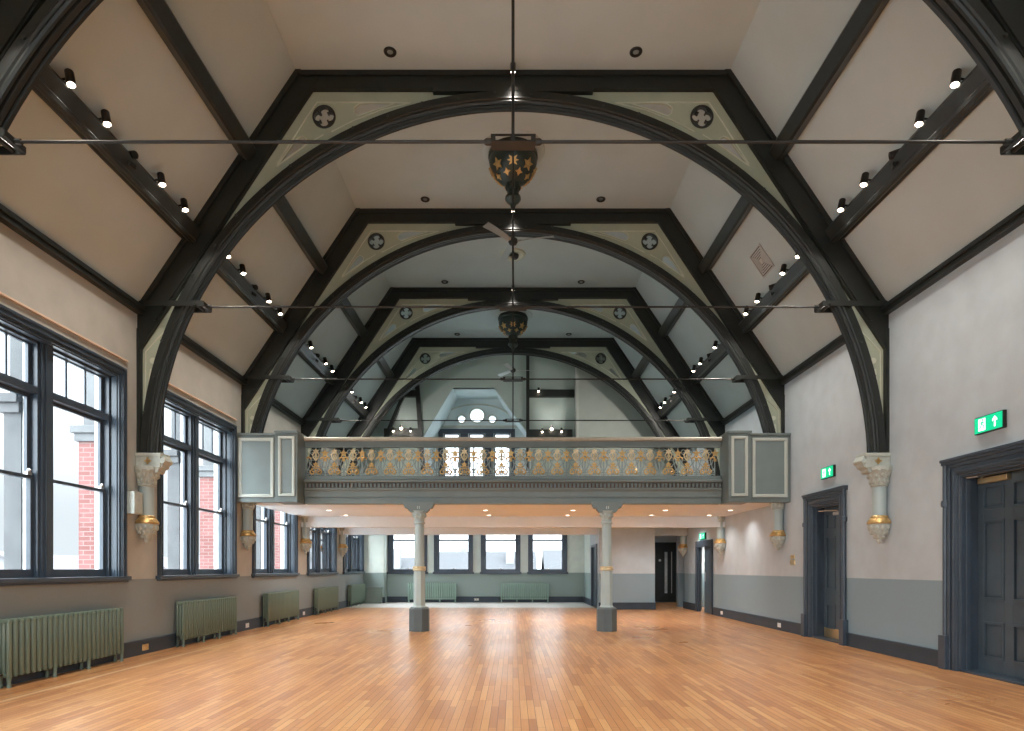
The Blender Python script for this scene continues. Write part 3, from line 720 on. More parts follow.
pendant(20.3, 'smaller-looking dark green gilt pendant hanging behind the third whole truss')
def fan(y, angs, R, label, zt, zh=7.72):
    t = empty('ceiling_fan', (0, y, zt)); tag(t, label, 'ceiling fan', 'three-bladed ceiling fans')
    obj('drop_rod', MB().tube([(0, y, zh), (0, y, zt)], .013, 8), M_steel, t)
    obj('motor', MB().lathe([(.03, .10), (.05, .06), (.085, .04), (.095, 0), (.07, -.05), (.03, -.06)], (0, y, zh), 18), M_steel, t, smooth=True)
    for a in angs:
        m = MB(); n = 8; vs = []
        for i in range(n+1):
            r = .10+(R-.10)*i/n; w = .038+.030*(i/n); zz = .01*sin(pi*i/n)
            for sg, z in ((1, .012), (-1, -.012)): 
                vs.append((r, sg*w, zz+sg*.02)); vs.append((r, sg*w, zz+sg*.02-.008))
        fs = []
        for i in range(n):
            a_, b_ = i*4, i*4+4
            fs += [(a_, b_, b_+2, a_+2), (a_+1, a_+3, b_+3, b_+1), (a_, a_+1, b_+1, b_), (a_+2, b_+2, b_+3, a_+3)]
        fs += [(0, 2, 3, 1), (n*4, n*4+1, n*4+3, n*4+2)]
        m.add(vs, fs).box(.05, .16, -.02, .02, -.01, .01)
        m.xf(Matrix.Translation((0, y, zh)) @ Matrix.Rotation(radians(a), 4, 'Z'))
        obj('blade', m, M_nick, t, smooth=True)
fan(12.3, (231, 346, 105), .80, 'three-bladed grey fan below the nearer green pendant', TOP-1.15)
fan(20.3, (250, 130, 2), .72, 'small three-bladed grey fan below the farther pendant', TOP-1.15)
t = empty('ceiling_rose', (0, 16.35, TOP)); tag(t, 'pale plaster ceiling rose with a dark detector between the two pendants', 'ceiling rose')
obj('plaster_ring', MB().lathe([(.32, 0), (.31, -.03), (.26, -.05), (.22, -.03), (.16, -.03), (.14, 0)], (0, 16.35, TOP), 28), M_cream, t, smooth=True)
obj('detector', MB().lathe([(.10, -.03), (.09, -.09), (.05, -.13), (.02, -.13)], (.05, 16.35, TOP), 16), M_black, t, smooth=True)
# air grille on the door-side slope
u = Vector((-(W-TX), 0, TOP-EAVE)).normalized(); n_ = Vector((-u.z, 0, u.x))
cen = Vector((4.885, 12.5, EAVE+(W-4.885)*(TOP-EAVE)/(W-TX)))
R = Matrix((( u.x, 0, n_.x), (0, 1, 0), (u.z, 0, n_.z))).to_4x4(); R.translation = cen
t = empty('air_grille', cen); tag(t, 'square white louvred air grille on the door-side ceiling slope', 'vent')
def fl(mb): return mb.xf(R)
mm = MB(); mm.box(-.26, .26, -.26, -.235, 0, .02); mm.box(-.26, .26, .235, .26, 0, .02); mm.box(-.26, -.235, -.235, .235, 0, .02); mm.box(.235, .26, -.235, .235, 0, .02)
obj('frame', fl(mm), M_vent, t)
obj('backing', fl(MB().box(-.235, .235, -.235, .235, .0, .004)), M_black, t)
mm = MB()
for i in range(5):
    a = .215-.04*i; b = a-.026
    for (x0, x1, y0, y1) in ((-a, a, -a, -b), (-a, a, b, a), (-a, -b, -b, b), (b, a, -b, b)): mm.box(x0, x1, y0, y1, .004, .016)
mm.box(-.04, .04, -.04, .04, .004, .018)
obj('louvres', fl(mm), M_vent, t)

# ------------------------------------------------------------------ corbels
def corbel(s, y, label):
    t = empty('corbel', (s*6.1, y, 1.84)); tag(t, label, 'corbel', 'painted corbels under the trusses')
    yc = y+.10; xs = lambda x: s*x
    def bx(m, x0, x1, *r): a, b = sorted((xs(x0), xs(x1))); return m.box(a, b, *r)
    m = MB(); bx(m, 5.70, 6.1, y-.03, y+.23, 3.04, 3.275); bx(m, 5.68, 6.1, y-.045, y+.245, 3.22, 3.275)
    m.prism([(xs(5.72), 3.23), (xs(5.65), 3.22), (xs(5.63), 3.16), (xs(5.66), 3.12), (xs(5.68), 3.05), (xs(5.74), 3.02), (xs(5.75), 2.97), (xs(5.80), 2.95), (xs(5.80), 3.23)], 'y', y-.01, y+.21)
    m.lathe([(.045, y-.03), (.045, y+.23)], (xs(5.67), 0, 3.15), 12, 'y')
    obj('impost_block', m, M_stone, t, bevel=.008)
    m = MB(); m.box(xs(5.90)-.055, xs(5.90)+.055, y-.045, y-.03, 3.135, 3.155).box(xs(5.90)-.01, xs(5.90)+.01, y-.045, y-.03, 3.09, 3.20)
    m.add(*(lambda f: (f.v, f.f))(fill([star(xs(5.90), 3.145, .045, .018, 4, pi/4)], .01, Matrix.Translation((0, y-.036, 0)))))
    obj('gilt_cross', m, M_gilt, t)
    cx = xs(5.99)
    m = MB().lathe([(.12, 2.74), (.14, 2.76), (.125, 2.78), (.15, 2.86), (.20, 2.98), (.22, 3.0), (.22, 3.06)], (cx, yc, 0), 14, sx=.62 if False else 1)
    m.v = [(s*min(abs(x), 6.1), yy, z) for x, yy, z in m.v]
    for k in range(11):
        a = 2*pi*k/11+.2
        for (rr, z, q) in ((.130, 2.83, .028), (.165, 2.92, .030), (.195, 2.985, .026)):
            x = cx+rr*cos(a+(.28 if .9 < z % 1 < .95 else 0)); yy = yc+rr*sin(a+(.28 if .9 < z % 1 < .95 else 0))
            if abs(x) < 6.07: m.ball((x, yy, z), q, q, q*(1.9 if z < 2.9 else 1.5 if z < 2.95 else .8), 7, 4)
    obj('leaf_capital', m, M_stone, t, smooth=True)
    obj('shaft', MB().lathe([(.108, 2.24), (.108, 2.76)], (cx, yc, 0), 18), M_col, t, smooth=True)
    obj('gilt_ring', MB().lathe([(.115, 2.27), (.13, 2.255), (.13, 2.225), (.15, 2.215), (.165, 2.19), (.185, 2.155), (.18, 2.135), (.12, 2.12)], (cx, yc, 0), 20), M_gilt, t, smooth=True)
    m = MB().lathe([(.17, 2.13), (.165, 2.08), (.13, 2.0), (.07, 1.92), (.04, 1.88), (.045, 1.85), (.02, 1.82)], (cx, yc, 0), 14)
    for k in range(11):
        a = 2*pi*k/11
        m.ball((cx+.150*cos(a), yc+.150*sin(a), 2.075), .030, .030, .05, 7, 4)
        m.ball((cx+.115*cos(a+.28), yc+.115*sin(a+.28), 2.005), .028, .028, .048, 7, 4)
        if k % 2: m.ball((cx+.07*cos(a), yc+.07*sin(a), 1.93), .026, .026, .045, 7, 4)
    m.v = [(s*min(abs(x), 6.1), yy, z) for x, yy, z in m.v]
    obj('leaf_pendant', m, M_stone, t, smooth=True)
cl = [('window wall, out of view before the first window', 'door wall, out of view before the nearest door'),
      ('painted corbel on the window wall after the first window, grey box beside it', 'painted corbel on the door wall between the two panelled doors'),
      ('painted corbel under the gallery on the window wall, after the second window', 'painted corbel under the gallery panel on the door wall'),
      ('painted corbel on the window wall between third and fourth windows', 'painted corbel on the door wall before the corridor doorway'),
      ('painted corbel on the window wall between the two farthest side windows', 'farthest painted corbel on the door wall beyond the corridor doorway')]
for i in range(1, 5):
    for j, s in enumerate((-1, 1)): corbel(s, DT[i], cl[i][j])
o = tag(obj('wall_speaker', MB().box(-6.1, -5.93, 9.98, 10.2, 2.27, 2.62).box(-5.93, -5.925, 10.0, 10.18, 2.29, 2.60), M_stone, origin=(-6.1, 10.1, 2.27), bevel=.008), 'small grey-green box on the window wall beside the nearest corbel', 'wall box')

# ------------------------------------------------------------------ gallery
FY = 14.40
def wing(s, label):
    t = empty('gallery_end_panel', (s*5.4, 13.98, 2.85)); tag(t, label, 'gallery panel', 'panelled gallery ends')
    def bx(m, x0, x1, *r): a, b = sorted((s*x0, s*x1)); return m.box(a, b, *r)
    m = MB(); bx(m, 5.20, 6.09, 13.98, 14.12, 2.86, 4.36); bx(m, 5.18, 6.09, 13.95, 14.14, 4.33, 4.375)
    obj('wide_panel', m, M_gal, t, bevel=.006)
    m = MB(); bx(m, 4.715, 5.20, 13.93, 14.5, 2.86, 4.40); bx(m, 4.705, 5.22, 13.90, 14.5, 4.37, 4.42)
    obj('pier', m, M_gal, t, bevel=.006)
    m = MB(); a, b = sorted((s*5.30, s*5.97)); obj('panel_field', m.box(a, b, 13.972, 13.98, 3.02, 4.22), M_galp, t)
    m = MB(); a, b = sorted((s*5.25, s*6.02)); m.ring(a, b, 2.97, 4.27, .055, 13.95, 13.98); m.ring(a+.05, b-.05, 3.02, 4.22, .02, 13.962, 13.98); obj('panel_moulding', m, M_galm, t, bevel=.006)
    m = MB(); a, b = sorted((s*4.77, s*5.13)); m.ring(a, b, 2.99, 4.30, .05, 13.90, 13.93); m.ring(a+.045, b-.045, 3.035, 4.255, .02, 13.915, 13.93); obj('pier_moulding', m, M_galm, t, bevel=.006)
    m = MB(); a, b = sorted((s*4.85, s*5.05)); obj('pier_field', m.box(a, b, 13.925, 13.93, 3.07, 4.22), M_galp, t)
wing(-1, 'panelled grey-green gallery end beside the window wall'); wing(1, 'panelled grey-green gallery end beside the door wall')
t = empty('gallery_parapet', (0, FY, 2.87)); tag(t, 'ornamental gallery front with handrail and gilt ironwork between the end panels', 'gallery parapet')
m = MB().box(-4.70, 4.70, FY, FY+.12, 3.22, 3.42); obj('cornice', m, M_gal, t)
m = MB().prism([(FY, 3.33), (FY-.10, 3.34), (FY-.12, 3.36), (FY-.12, 3.39), (FY, 3.42)], 'x', -4.7, 4.7).prism([(FY, 3.02), (FY-.05, 3.02), (FY-.05, 3.14), (FY-.08, 3.20), (FY-.08, 3.225), (FY, 3.225)], 'x', -4.7, 4.7)
obj('cornice_moulding', m, M_gal, t)
m = MB(); nd = 109
for i in range(nd): x = -4.66+9.32*i/(nd-1); m.box(x-.024, x+.024, FY-.075, FY, 3.24, 3.325)
obj('dentil_course', m, M_gal, t); obj('dentil_backing', MB().box(-4.69, 4.69, FY-.012, FY, 3.235, 3.33), M_fur, t)
obj('fascia_beam', MB().box(-4.70, 4.70, FY-.02, FY+.2, 2.87, 3.22).box(-4.7, 4.7, FY-.03, FY-.02, 2.87, 2.99), M_gal, t)
obj('handrail', MB().prism([(FY-.07, 4.28), (FY-.09, 4.30), (FY-.09, 4.345), (FY-.06, 4.365), (FY+.16, 4.365), (FY+.16, 4.28)], 'x', -4.7, 4.7), M_rail, t)
obj('top_rail', MB().box(-4.7, 4.7, FY-.03, FY+.08, 4.15, 4.28).box(-4.7, 4.7, FY-.05, FY-.03, 4.15, 4.175), M_gal, t)
obj('bottom_rail', MB().box(-4.7, 4.7, FY-.02, FY+.06, 3.42, 3.50), M_gal, t)
def spiral(cx, cz, r, a0, turns, sg=1, n=14, y=0):
    return [(cx+r*(1-.75*i/n)*cos(a0+sg*turns*2*pi*i/n), y, cz+r*(1-.75*i/n)*sin(a0+sg*turns*2*pi*i/n)) for i in range(n+1)]
NP = 22; PW = 9.24/NP
def panel_parts(parent, x0):
    y = FY+.02; zb = 3.45
    base = empty('tmp', (x0, y, zb)); 
    ir = MB(); g = MB(); gp = MB(); h = PW/2
    def T(mb, pts, r, n=5): mb.tube([(p[0], p[1], p[2]) for p in pts], r, n)
    # grey iron: base band, uprights, Y branches, tendrils
    ir.box(-h, h, -.006, .006, .0, .03); ir.box(-h, h, -.006, .006, .075, .09)
    for i in range(6):
        x = -h+PW*(i+.5)/6; T(ir, [(x-.03, 0, .03), (x, 0, .075), (x+.03, 0, .03)], .006, 4)
    for s in (-1, 1):
        T(ir, [(s*h*.985, 0, .0), (s*h*.985, 0, .70)], .012)
        T(ir, [(s*h, 0, .17), (s*(h-.055), 0, .24), (s*(h-.075), 0, .30), (s*(h-.05), 0, .40)], .013)
        T(ir, spiral(s*(h-.055), .15, .05, pi/2, 1.1, -s), .013)
        T(ir, [(s*.02, 0, .09), (s*.05, 0, .24), (s*.12, 0, .33), (s*.10, 0, .45), (s*.03, 0, .50)], .012)
        T(ir, spiral(s*.075, .60, .065, -pi/2, 1.2, s), .011)
    T(ir, [(0, 0, .09), (0, 0, .70)], .008)
    T(ir, [(-h, 0, .41), (h, 0, .41)], .006, 4)
    # lower gilt motif
    g.add(*(lambda f: (f.v, f.f))(fill([star(0, .305, .072, .036)], .02, Matrix.Translation((0, -.014, 0)))))
    g.box(-.10, .10, -.02, 0, .205, .222)
    for s in (-1, 1):
        T(g, spiral(s*.075, .135, .062, pi/2, 1.05, -s, y=-.01), .017)
        T(g, [(s*.01, -.01, .235), (s*.05, -.01, .27), (s*.085, -.01, .255)], .013)
    g.ball((0, -.012, .15), .022, .012, .045)
    # upper gilt motif on the joint between panels
    for s in (-1, 1):
        T(g, [(s*h, -.01, .45), (s*(h-.05), -.01, .475), (s*(h-.10), -.01, .45), (s*(h-.09), -.01, .425)], .021)
    g.add(*(lambda f: (f.v, f.f))(fill([star(h, .56, .095, .044)], .02, Matrix.Translation((0, -.014, 0)))))
    g.box(h-.03, h+.03, -.02, 0, .38, .44)
    # paler middle palmette
    gp.add(*(lambda f: (f.v, f.f))(fill([star(0, .60, .075, .045, 6)], .016, Matrix.Translation((0, -.012, 0)))))
    for s in (-1, 1):
        T(gp, [(0, -.01, .40), (s*.05, -.01, .46), (s*.075, -.01, .53), (s*.045, -.01, .57)], .016)
        T(gp, [(0, -.01, .44), (s*.02, -.01, .5), (0, -.01, .56)], .014)
    bpy.data.objects.remove(base)
    return ir, g, gp
ir, g, gp = panel_parts(t, 0)
for k in (ir, g, gp): k.xf(Matrix.Translation((0, FY+.02, 3.45)))
p0 = obj('railing_panel', ir, M_iron, t, origin=(0, FY+.02, 3.45), smooth=True)
q0 = obj('gilt_flowers', g, M_gilt, p0, smooth=True); q1 = obj('pale_palmette', gp, M_giltp, p0, smooth=True)
for i in range(NP):
    p = p0 if i == 0 else copy_tree(p0, t)
    p.location = (-4.67+PW*(i+.5), .02, 3.45-2.87)
# columns under the gallery front
def column(x, label):
    y = 14.36; t = empty('iron_column', (x, y, 0)); tag(t, label, 'column', 'cast-iron columns under the gallery')
    oc = lambda r, z0, z1, m: m.lathe([(r, z0), (r, z1)], (x, y, 0), 8, rot=pi/8)
    m = MB(); oc(.235, 0, .50, m); m.lathe([(.235, .50), (.20, .54)], (x, y, 0), 8, rot=pi/8); obj('base', m, M_colb, t)
    obj('lower_shaft', MB().lathe([(.165, .54), (.135, .58), (.13, 1.36)], (x, y, 0), 8, rot=pi/8), M_col, t)
    obj('gilt_band', MB().lathe([(.135, 1.36), (.15, 1.375), (.15, 1.40), (.14, 1.415), (.15, 1.43), (.145, 1.45), (.12, 1.46)], (x, y, 0), 20), M_giltp, t, smooth=True)
    obj('upper_shaft', MB().lathe([(.115, 1.46), (.105, 2.42)], (x, y, 0), 18), M_col, t, smooth=True)
    m = MB().lathe([(.105, 2.40), (.13, 2.42), (.13, 2.44), (.11, 2.46), (.115, 2.54), (.15, 2.58), (.13, 2.60), (.17, 2.67), (.19, 2.70)], (x, y, 0), 16)
    for k in range(8):
        a = 2*pi*k/8+pi/8; m.ball((x+.135*cos(a), y+.135*sin(a), 2.60), .03, .03, .05)
    obj('capital', m, M_col, t, smooth=True)
    pr = [(-.34, 2.865), (-.34, 2.80), (-.30, 2.765), (-.25, 2.76), (-.235, 2.71), (-.18, 2.66), (.18, 2.66), (.235, 2.71), (.25, 2.76), (.30, 2.765), (.34, 2.80), (.34, 2.865)]
    pr = [(x+a, 2.66+(z-2.66)*1.15) for a, z in pr]
    m = MB().prism(pr, 'y', y-.14, y+.02)
    for s in (-1, 1): m.lathe([(.045, y-.15), (.045, y+.02)], (x+s*.27, 0, 2.79), 10, 'y')
    obj('bracket_head', m, M_gal, t, bevel=.006)
    m = MB().box(x-.03, x-.012, y-.155, y-.14, 2.74, 2.80).box(x+.012, x+.03, y-.155, y-.14, 2.74, 2.80); obj('bracket_mark', m, M_galm, t)
column(-2.11, 'pale grey iron column under the gallery, standing before the radiator and windows')
column(2.11, 'pale grey iron column under the gallery, beside the partition store door')

# timber framing and spots on the upper end wall
def beam(pts, w, label, y=YU-.16):
    (xa, za), (xb, zb) = pts; d = Vector((xb-xa, 0, zb-za)).normalized(); nn = Vector((-d.z, 0, d.x))*(w/2)
    m = MB().prism([(xa+nn.x, za+nn.z), (xb+nn.x, zb+nn.z), (xb-nn.x, zb-nn.z), (xa-nn.x, za-nn.z)], 'y', y, y+.16)
    tag(obj('end_wall_beam', m, M_tim, origin=(xa, y, za)), label, 'wall beam', 'dark framing on the upper end wall')
K = 23.84/F
def E(px, py): return ((px-513)*K, EYE+(PY-py)*K)
beam([E(416.3, 375), E(422.8, 470)], .16, 'dark leaning post on the upper end wall beside the dormer recess')
beam([E(403, 395), E(384, 440)], .13, 'dark raking strut in the window-side corner of the upper end wall')
beam([E(402, 393.3), E(417.5, 393.3)], .24, 'short dark beam high in the window-side corner beside the leaning post')
beam([E(384, 433), E(420, 433)], .34, 'low dark beam with three spotlights at the window-side end', YU-.18)
beam([E(527.8, 345), E(527.8, 470)], .12, 'tall dark upright post between the dormer recess and the plain partition')
beam([E(529, 393), E(574.5, 393)], .27, 'upper dark beam between the upright post and the plain partition')
beam([E(529, 433.5), E(572.5, 433.5)], .30, 'low dark beam with three spotlights near the plain partition', YU-.18)
for j, pp in enumerate([(394, 430.8), (402, 428.3), (411, 430.8), (542, 431.6), (551.4, 429), (561.3, 431.3), (538.4, 391.2)]):
    x, z = E(*pp); y = YU-.30
    nm = ['window-side', 'middle', 'inner', 'post-side', 'middle', 'partition-side', ''][j]
    lab = ('small lit spotlight, %s of three on the low beam %s' % (nm, 'in the window-side corner' if j < 3 else 'near the plain partition')) if j < 6 else 'single small spotlight on the upper beam beside the upright post'
    t = empty('beam_spotlight', (x, y, z)); tag(t, lab, 'spotlight', 'spotlights on the end wall beams')
    big = j in (1, 4)
    obj('lamp_body', MB().lathe([(.03, .10), (.045, .09), (.045, -.03)], (x, y, z), 12).box(x-.01, x+.01, y, YU-.16, z-.01, z+.03), M_black, t, smooth=True)
    obj('lens', MB().ball((x, y-.01, z-.04), .05 if big else .035, n=10, m=6), M_lens, t, smooth=True)
    if big: spot_light((x, y-.05, z+.06), (x, YU+.2, z+1.2), 25, 120, 1, r=.03)

# ------------------------------------------------------------------ radiators
def radiator_sec(m):
    # one section, local: length along Y, depth along X (0..0.15 into the room)
    for dx in (.025, .075, .125):
        m.lathe([(.016, .125), (.027, .15), (.027, .76), (.018, .79)], (dx, 0, 0), 8, sy=1.25)
    m.lathe([(.018, -.0), (.034, .012), (.034, .138), (.018, .15)], (0, 0, .775), 8, 'x')
    m.lathe([(.018, -.0), (.030, .012), (.030, .138), (.018, .15)], (0, 0, .145), 8, 'x')
def radiator(label, ns, pitch, material, feet):
    t = empty('radiator', (0, 0, 0)); tag(t, label, 'radiator', 'cast-iron column radiators')
    m = MB(); radiator_sec(m); s0 = obj('section', m, material, t, smooth=True)
    f0 = obj('foot', MB().lathe([(.028, .16), (.02, .05), (.028, 0)], (.125, 0, 0), 8).lathe([(.028, .16), (.02, .05), (.028, 0)], (.025, 0, 0), 8), material, t, smooth=True)
    for i in range(1, ns):
        c = s0.copy(); C.objects.link(c); c.parent = t; c.location = (0, i*pitch, 0)
    for k, i in enumerate(feet):
        c = f0 if k == 0 else f0.copy()
        if k: C.objects.link(c); c.parent = t
        c.location = (0, i*pitch, 0)
    L = (ns-1)*pitch
    obj('hub', MB().tube([(.075, 0, .74), (.075, L, .74)], .03, 8).tube([(.075, 0, .16), (.075, L, .16)], .03, 8), material, t)
    obj('valve', MB().tube([(.075, -.04, .16), (.075, -.10, .16), (.075, -.10, 0)], .012, 8).lathe([(.022, .14), (.024, .19), (.015, .21)], (.075, -.10, 0), 10), M_steel, t, smooth=True)
    return t
r0 = radiator('', 24, .094, M_rad, (0, 8, 15, 23))
rl = ['nearest dark green column radiator, under the first window', 'dark green column radiator under the second window', 'dark green column radiator under the third window, below the gallery', 'dark green column radiator under the fourth window', 'farthest side-wall radiator, near the grey-green corner pier']
for i in range(5):
    r = r0 if i == 0 else copy_tree(r0)
    r.location = (-6.06, 7.50+3.97*i, 0); r['label'] = rl[i]
rf = radiator('pale green radiator under the far windows, partly behind the window-side column', 22, .092, M_radf, (0, 7, 14, 21))
rf.location = (-2.36, YE-.05, 0); rf.rotation_euler = (0, 0, pi/2)
rf.location = (-2.40, YE-.21, 0)
rg = copy_tree(rf); rg.location = (1.45, YE-.21, 0); rg['label'] = 'pale green radiator under the far windows, between the two columns'
for r in (rf, rg): r.location.y = YE-.04; r.rotation_euler = (0, 0, pi/2)
for r in (rf, rg):   # depth must run towards the room (-Y): mirror the direction by turning the other way
    r.rotation_euler = (0, 0, -pi/2); r.location.x -= 1.93
# low boxing in the far corner
tag(obj('pipe_box', MB().box(-5.98, -5.32, 25.72, 25.98, 0, .62).box(-6.0, -5.30, 25.70, 25.98, .62, .65), M_farw if False else mat('pipe_box_paint', (.20, .25, .22), .5), origin=(-5.65, 25.85, 0), bevel=.01), 'low grey-green box at the foot of the far corner pier', 'pipe box')

# ------------------------------------------------------------------ exit signs, switches, sockets
def man(cx, cz, h):
    L = [circ(cx+.08*h, cz+.36*h, .085*h, 12)]
    L.append([(cx-.02*h, cz+.24*h), (cx+.13*h, cz+.26*h), (cx+.08*h, cz-.02*h), (cx-.08*h, cz-.04*h)])
    L.append([(cx-.08*h, cz+.0), (cx+.08*h, cz+.02*h), (cx+.26*h, cz-.06*h), (cx+.22*h, cz-.36*h), (cx+.15*h, cz-.36*h), (cx+.17*h, cz-.12*h)])
    L.append([(cx-.08*h, cz-.0), (cx+.0*h, cz-.04*h), (cx-.10*h, cz-.24*h), (cx-.32*h, cz-.32*h), (cx-.33*h, cz-.25*h), (cx-.16*h, cz-.17*h)])
    L.append([(cx+.0*h, cz+.24*h), (cx-.24*h, cz+.16*h), (cx-.30*h, cz+.02*h), (cx-.24*h, cz+.0), (cx-.18*h, cz+.11*h), (cx+.0*h, cz+.15*h)])
    L.append([(cx+.12*h, cz+.24*h), (cx+.22*h, cz+.12*h), (cx+.34*h, cz+.16*h), (cx+.35*h, cz+.10*h), (cx+.20*h, cz+.04*h), (cx+.08*h, cz+.14*h)])
    return L
def exit_sign(x, y, z, w, h, label):
    # face looks towards -X (into the room); reading direction runs from +Y (far) to -Y (near)
    t = empty('exit_sign', (x, y, z)); tag(t, label, 'exit sign', 'green exit signs')
    obj('case', MB().box(-.05, 0, -w/2-.01, w/2+.01, -h/2-.01, h/2+.01).xf(Matrix.Translation((x, y, z))), M_steel, t, bevel=.005)
    obj('face', MB().box(-.054, -.05, -w/2, w/2, -h/2, h/2).xf(Matrix.Translation((x, y, z))), M_exitg, t)
    R = Matrix.Translation((x-.056, y, z)) @ Matrix.Rotation(-pi/2, 4, 'Z')   # local x -> -Y
    g = MB(); u_ = h
    # white doorway block with green runner
    cx = -w*.22
    g2 = fill([[(cx-.30*u_, -.38*u_), (cx+.30*u_, -.38*u_), (cx+.30*u_, .38*u_), (cx-.30*u_, .38*u_)]], .003); obj('white_doorway', g2.xf(R), M_exitw, t)
    ax = w*.25
    g2 = fill([[(ax-.05*u_, -.34*u_), (ax+.05*u_, -.34*u_), (ax+.05*u_, .16*u_), (ax+.19*u_, .01*u_), (ax+.19*u_, .14*u_), (ax, .34*u_), (ax-.19*u_, .14*u_), (ax-.19*u_, .01*u_), (ax-.05*u_, .16*u_)]], .003); g.add(g2.v, g2.f)
    obj('white_arrow', g.xf(R), M_exitw, t)
    g = MB()
    for l in man(cx, 0, .80*u_):
        g2 = fill([l], .004, Matrix.Translation((0, .0, 0))); g.add(g2.v, g2.f)
    obj('running_figure', g.xf(Matrix.Translation((-.002, 0, 0)) @ R), M_exitg, t)
exit_sign(6.1, 8.11, 3.26, .47, .20, 'green running-man exit sign on the wall above the nearest panelled door')
exit_sign(6.1, 12.28, 3.26, .47, .20, 'green running-man exit sign above the second panelled door')
exit_sign(6.1, 20.4, 2.44, .60, .19, 'small green exit sign above the corridor doorway under the gallery')
def plate(name, x, y, z, w, h, label, cat, m, side, gang=2, group=None):
    t = empty(name, (x, y, z)); tag(t, label, cat, group)
    s = side
    a, b = sorted((x, x+s*.012)); obj('plate', MB().box(a, b, y-w/2, y+w/2, z-h/2, z+h/2), m, t, bevel=.003)
    q = MB(); a, b = sorted((x+s*.012, x+s*.02))
    for i in range(gang):
        yy = y-w/2+w*(i+.5)/gang; q.box(a, b, yy-.022, yy+.022, z-.02, z+.02)
    obj('rocker', q, m if m is M_brass else M_white, t)
plate('light_switch', 6.1, 13.88, 1.66, .20, .09, 'upper brass switch plate on the door wall beyond the second panelled door', 'light switch', M_brass, -1, 3, 'brass switch plates')
plate('light_switch', 6.1, 13.88, 1.54, .24, .11, 'lower brass switch plate on the door wall beyond the second panelled door', 'light switch', M_brass, -1, 4, 'brass switch plates')
plate('wall_socket', -6.065, 10.50, .11, .17, .10, 'brass socket in the window-wall skirting beyond the nearest radiator', 'socket', M_brass, 1, 2, 'sockets in the skirting')
plate('wall_socket', -6.065, 14.53, .11, .17, .10, 'pale socket in the window-wall skirting beyond the second radiator', 'socket', M_white, 1, 2, 'sockets in the skirting')
plate('wall_socket', -6.065, 18.46, .11, .17, .10, 'pale socket in the window-wall skirting beyond the third radiator', 'socket', M_white, 1, 2, 'sockets in the skirting')
plate('wall_socket', 6.065, 14.5, .12, .17, .10, 'pale socket in the door-wall skirting beyond the second panelled door', 'socket', M_white, -1, 2, 'sockets in the skirting')
plate('wall_socket', 6.065, 18.5, .12, .17, .10, 'pale socket in the door-wall skirting just before the corridor doorway', 'socket', M_white, -1, 2, 'sockets in the skirting')
t = empty('wall_socket', (-1.5, YE-.035, .12)); tag(t, 'pale socket in the far skirting between the two radiators', 'socket', 'sockets in the skirting')
obj('plate', MB().box(-1.62, -1.42, YE-.05, YE-.035, .07, .17), M_rail, t); obj('rocker', MB().box(-1.59, -1.55, YE-.055, YE-.05, .1, .14).box(-1.49, -1.45, YE-.055, YE-.05, .1, .14), M_white, t)

# ------------------------------------------------------------------ outside
struct('ground', MB().box(-400, 300, -200, 400, -7.2, -7), M_grd)
for i, y in enumerate(WY):
    for j, (yy, w, d, m_, nm) in enumerate(((y+WLEN+.25, .42, .52, M_brick, 'brick_buttress'), (y+WLEN/2-.10, .20, .23, M_stn, 'stone_mullion_pier'))):
        if i == 0: continue
        X0 = -6.47 if j == 0 else -6.465
        t = empty(nm, (-6.45, yy+w/2, -7))
        where = ['', 'behind the camera, second bay', 'behind the camera, third bay', 'nearest', 'second', 'third', 'fourth', 'farthest'][i]
        tag(t, ('red brick buttress with stone cap outside, just past the %s window' if j == 0 else 'grey stone pier outside, seen through the %s window') % where if i > 2 else '%s outside the window wall, %s' % (nm.replace('_', ' '), where), 'buttress' if j == 0 else 'pier', 'buttresses outside' if j == 0 else 'stone piers outside')
        obj('shaft', MB().box(X0-d, X0, yy, yy+w, -7, 3.45), m_, t)
        obj('stone_cap', MB().box(X0-d-.1, X0, yy-.08, yy+w+.05, 3.58, 3.70).box(X0-d-.05, X0, yy-.04, yy+w+.03, 3.45, 3.58).box(X0-d+.05, X0, yy+.03, yy+w-.03, 3.70, 5.6), M_stn, t, bevel=.01)
random.seed(3)
def house(x, y, w, d, h, rot, label):
    far = x > -30; Mw = M_hfar if far else M_house; Mr = M_rfar if far else M_roof
    t = empty('house', (x, y, -7)); 
    tag(t, label, 'house', 'hazy houses outside')
    M = Matrix.Translation((x, y, -7)) @ Matrix.Rotation(rot, 4, 'Z')
    obj('walls', MB().box(-w/2, w/2, -d/2, d/2, 0, h).prism([(-w/2, h), (w/2, h), (0, h+w*.30)], 'y', -d/2+.05, d/2-.05).xf(M), Mw, t)
    m = MB()
    for s in (-1, 1): m.prism([(0, h+w*.30+.25), (0, h+w*.30), (s*(w/2+.4), h-.15), (s*(w/2+.4), h+.1)], 'y', -d/2-.3, d/2+.3)
    obj('roof', m.xf(M), Mr, t)
    obj('chimney', MB().box(-w*.25-.5, -w*.25+.5, -d*.3, -d*.3+1.2, h, h+w*.30+1.3).box(w*.2-.4, w*.2+.4, d*.2, d*.2+1, h, h+w*.30+.8).xf(M), M_stn, t)
hs = [(-62, 46, 11, 16, 5.6, .5), (-48, 66, 12, 18, 6.0, .2), (-66, 84, 13, 20, 6.6, .9), (-46, 86, 11, 15, 6.4, .1), (-78, 66, 12, 16, 6.8, 1.2),
      (-19, 88, 9, 13, 7.0, pi/2), (-4, 92, 10, 14, 7.6, pi/2), (12, 90, 10, 15, 7.8, pi/2), (-24, 106, 9, 12, 7.2, pi/2)]
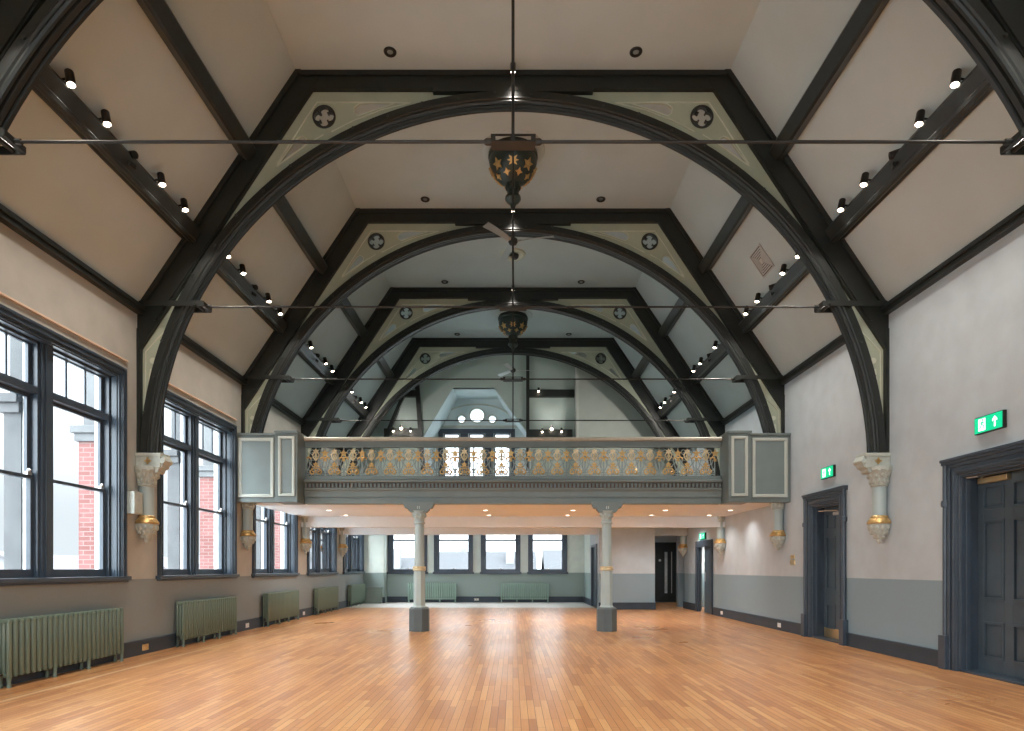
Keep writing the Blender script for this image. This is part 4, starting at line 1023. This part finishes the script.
hl = ['hazy pale house outside, seen low through the nearest side window', 'hazy pale house with chimneys seen beyond the first brick buttress', 'distant pale house outside, behind the other houses by the side windows', 'pale house outside seen through the fourth side window', 'distant hazy gabled house farthest from the side windows',
      'long pale house outside the far window behind the column', 'pale long-roofed house outside the second far window', 'broad pale house outside the far window nearest the partition', 'pale house outside the far window nearest the corner pier']
for a, l in zip(hs, hl): house(*a, l)

# ------------------------------------------------------------------ sky, camera, colour
w = bpy.data.worlds.new('overcast'); bpy.context.scene.world = w; w.use_nodes = True
nt = w.node_tree; bg = nt.nodes['Background']; bg.inputs[0].default_value = (.86, .94, 1.0, 1)
tc = nt.nodes.new('ShaderNodeTexCoord'); sx = nt.nodes.new('ShaderNodeSeparateXYZ'); nt.links.new(tc.outputs['Generated'], sx.inputs[0])
mz = nt.nodes.new('ShaderNodeMapRange'); mz.interpolation_type = 'SMOOTHSTEP'; mz.inputs[1].default_value = .06; mz.inputs[2].default_value = .85; mz.inputs[3].default_value = .55; mz.inputs[4].default_value = 8.0; nt.links.new(sx.outputs['Z'], mz.inputs[0])
my = nt.nodes.new('ShaderNodeMapRange'); my.inputs[1].default_value = .2; my.inputs[2].default_value = -.9; my.inputs[3].default_value = 0; my.inputs[4].default_value = 6.0; nt.links.new(sx.outputs['Y'], my.inputs[0])
ad = nt.nodes.new('ShaderNodeMath'); ad.operation = 'ADD'; nt.links.new(mz.outputs[0], ad.inputs[0]); nt.links.new(my.outputs[0], ad.inputs[1]); 
mf = nt.nodes.new('ShaderNodeMapRange'); mf.inputs[1].default_value = .955; mf.inputs[2].default_value = .985; mf.inputs[3].default_value = 0; mf.inputs[4].default_value = 1.5; nt.links.new(sx.outputs['Y'], mf.inputs[0])
a2 = nt.nodes.new('ShaderNodeMath'); a2.operation = 'ADD'; nt.links.new(ad.outputs[0], a2.inputs[0]); nt.links.new(mf.outputs[0], a2.inputs[1]); nt.links.new(a2.outputs[0], bg.inputs[1])
cam = bpy.data.cameras.new('camera'); co = bpy.data.objects.new('camera', cam); C.objects.link(co)
co.location = (0, 0, EYE); co.rotation_euler = (pi/2, 0, 0)
cam.sensor_width = 36; cam.lens = F/1024*36; cam.shift_x = -1/1024; cam.shift_y = (PY-365.5)/1024; cam.clip_start = .05; cam.clip_end = 1000
sc = bpy.context.scene; sc.camera = co
sc.view_settings.view_transform = 'Standard'; sc.view_settings.look = 'None'; sc.view_settings.gamma = 1; sc.view_settings.use_curve_mapping = False
sc.view_settings.exposure = 0.86
sc.cycles.max_bounces = 8; sc.cycles.diffuse_bounces = 5; sc.cycles.glossy_bounces = 3; sc.cycles.transparent_max_bounces = 8
sc.cycles.use_denoising = True; sc.cycles.caustics_reflective = False; sc.cycles.caustics_refractive = False
sc.cycles.sample_clamp_indirect = 6
for o in list(bpy.data.objects):
    if o.name.startswith('tmp'): bpy.data.objects.remove(o)
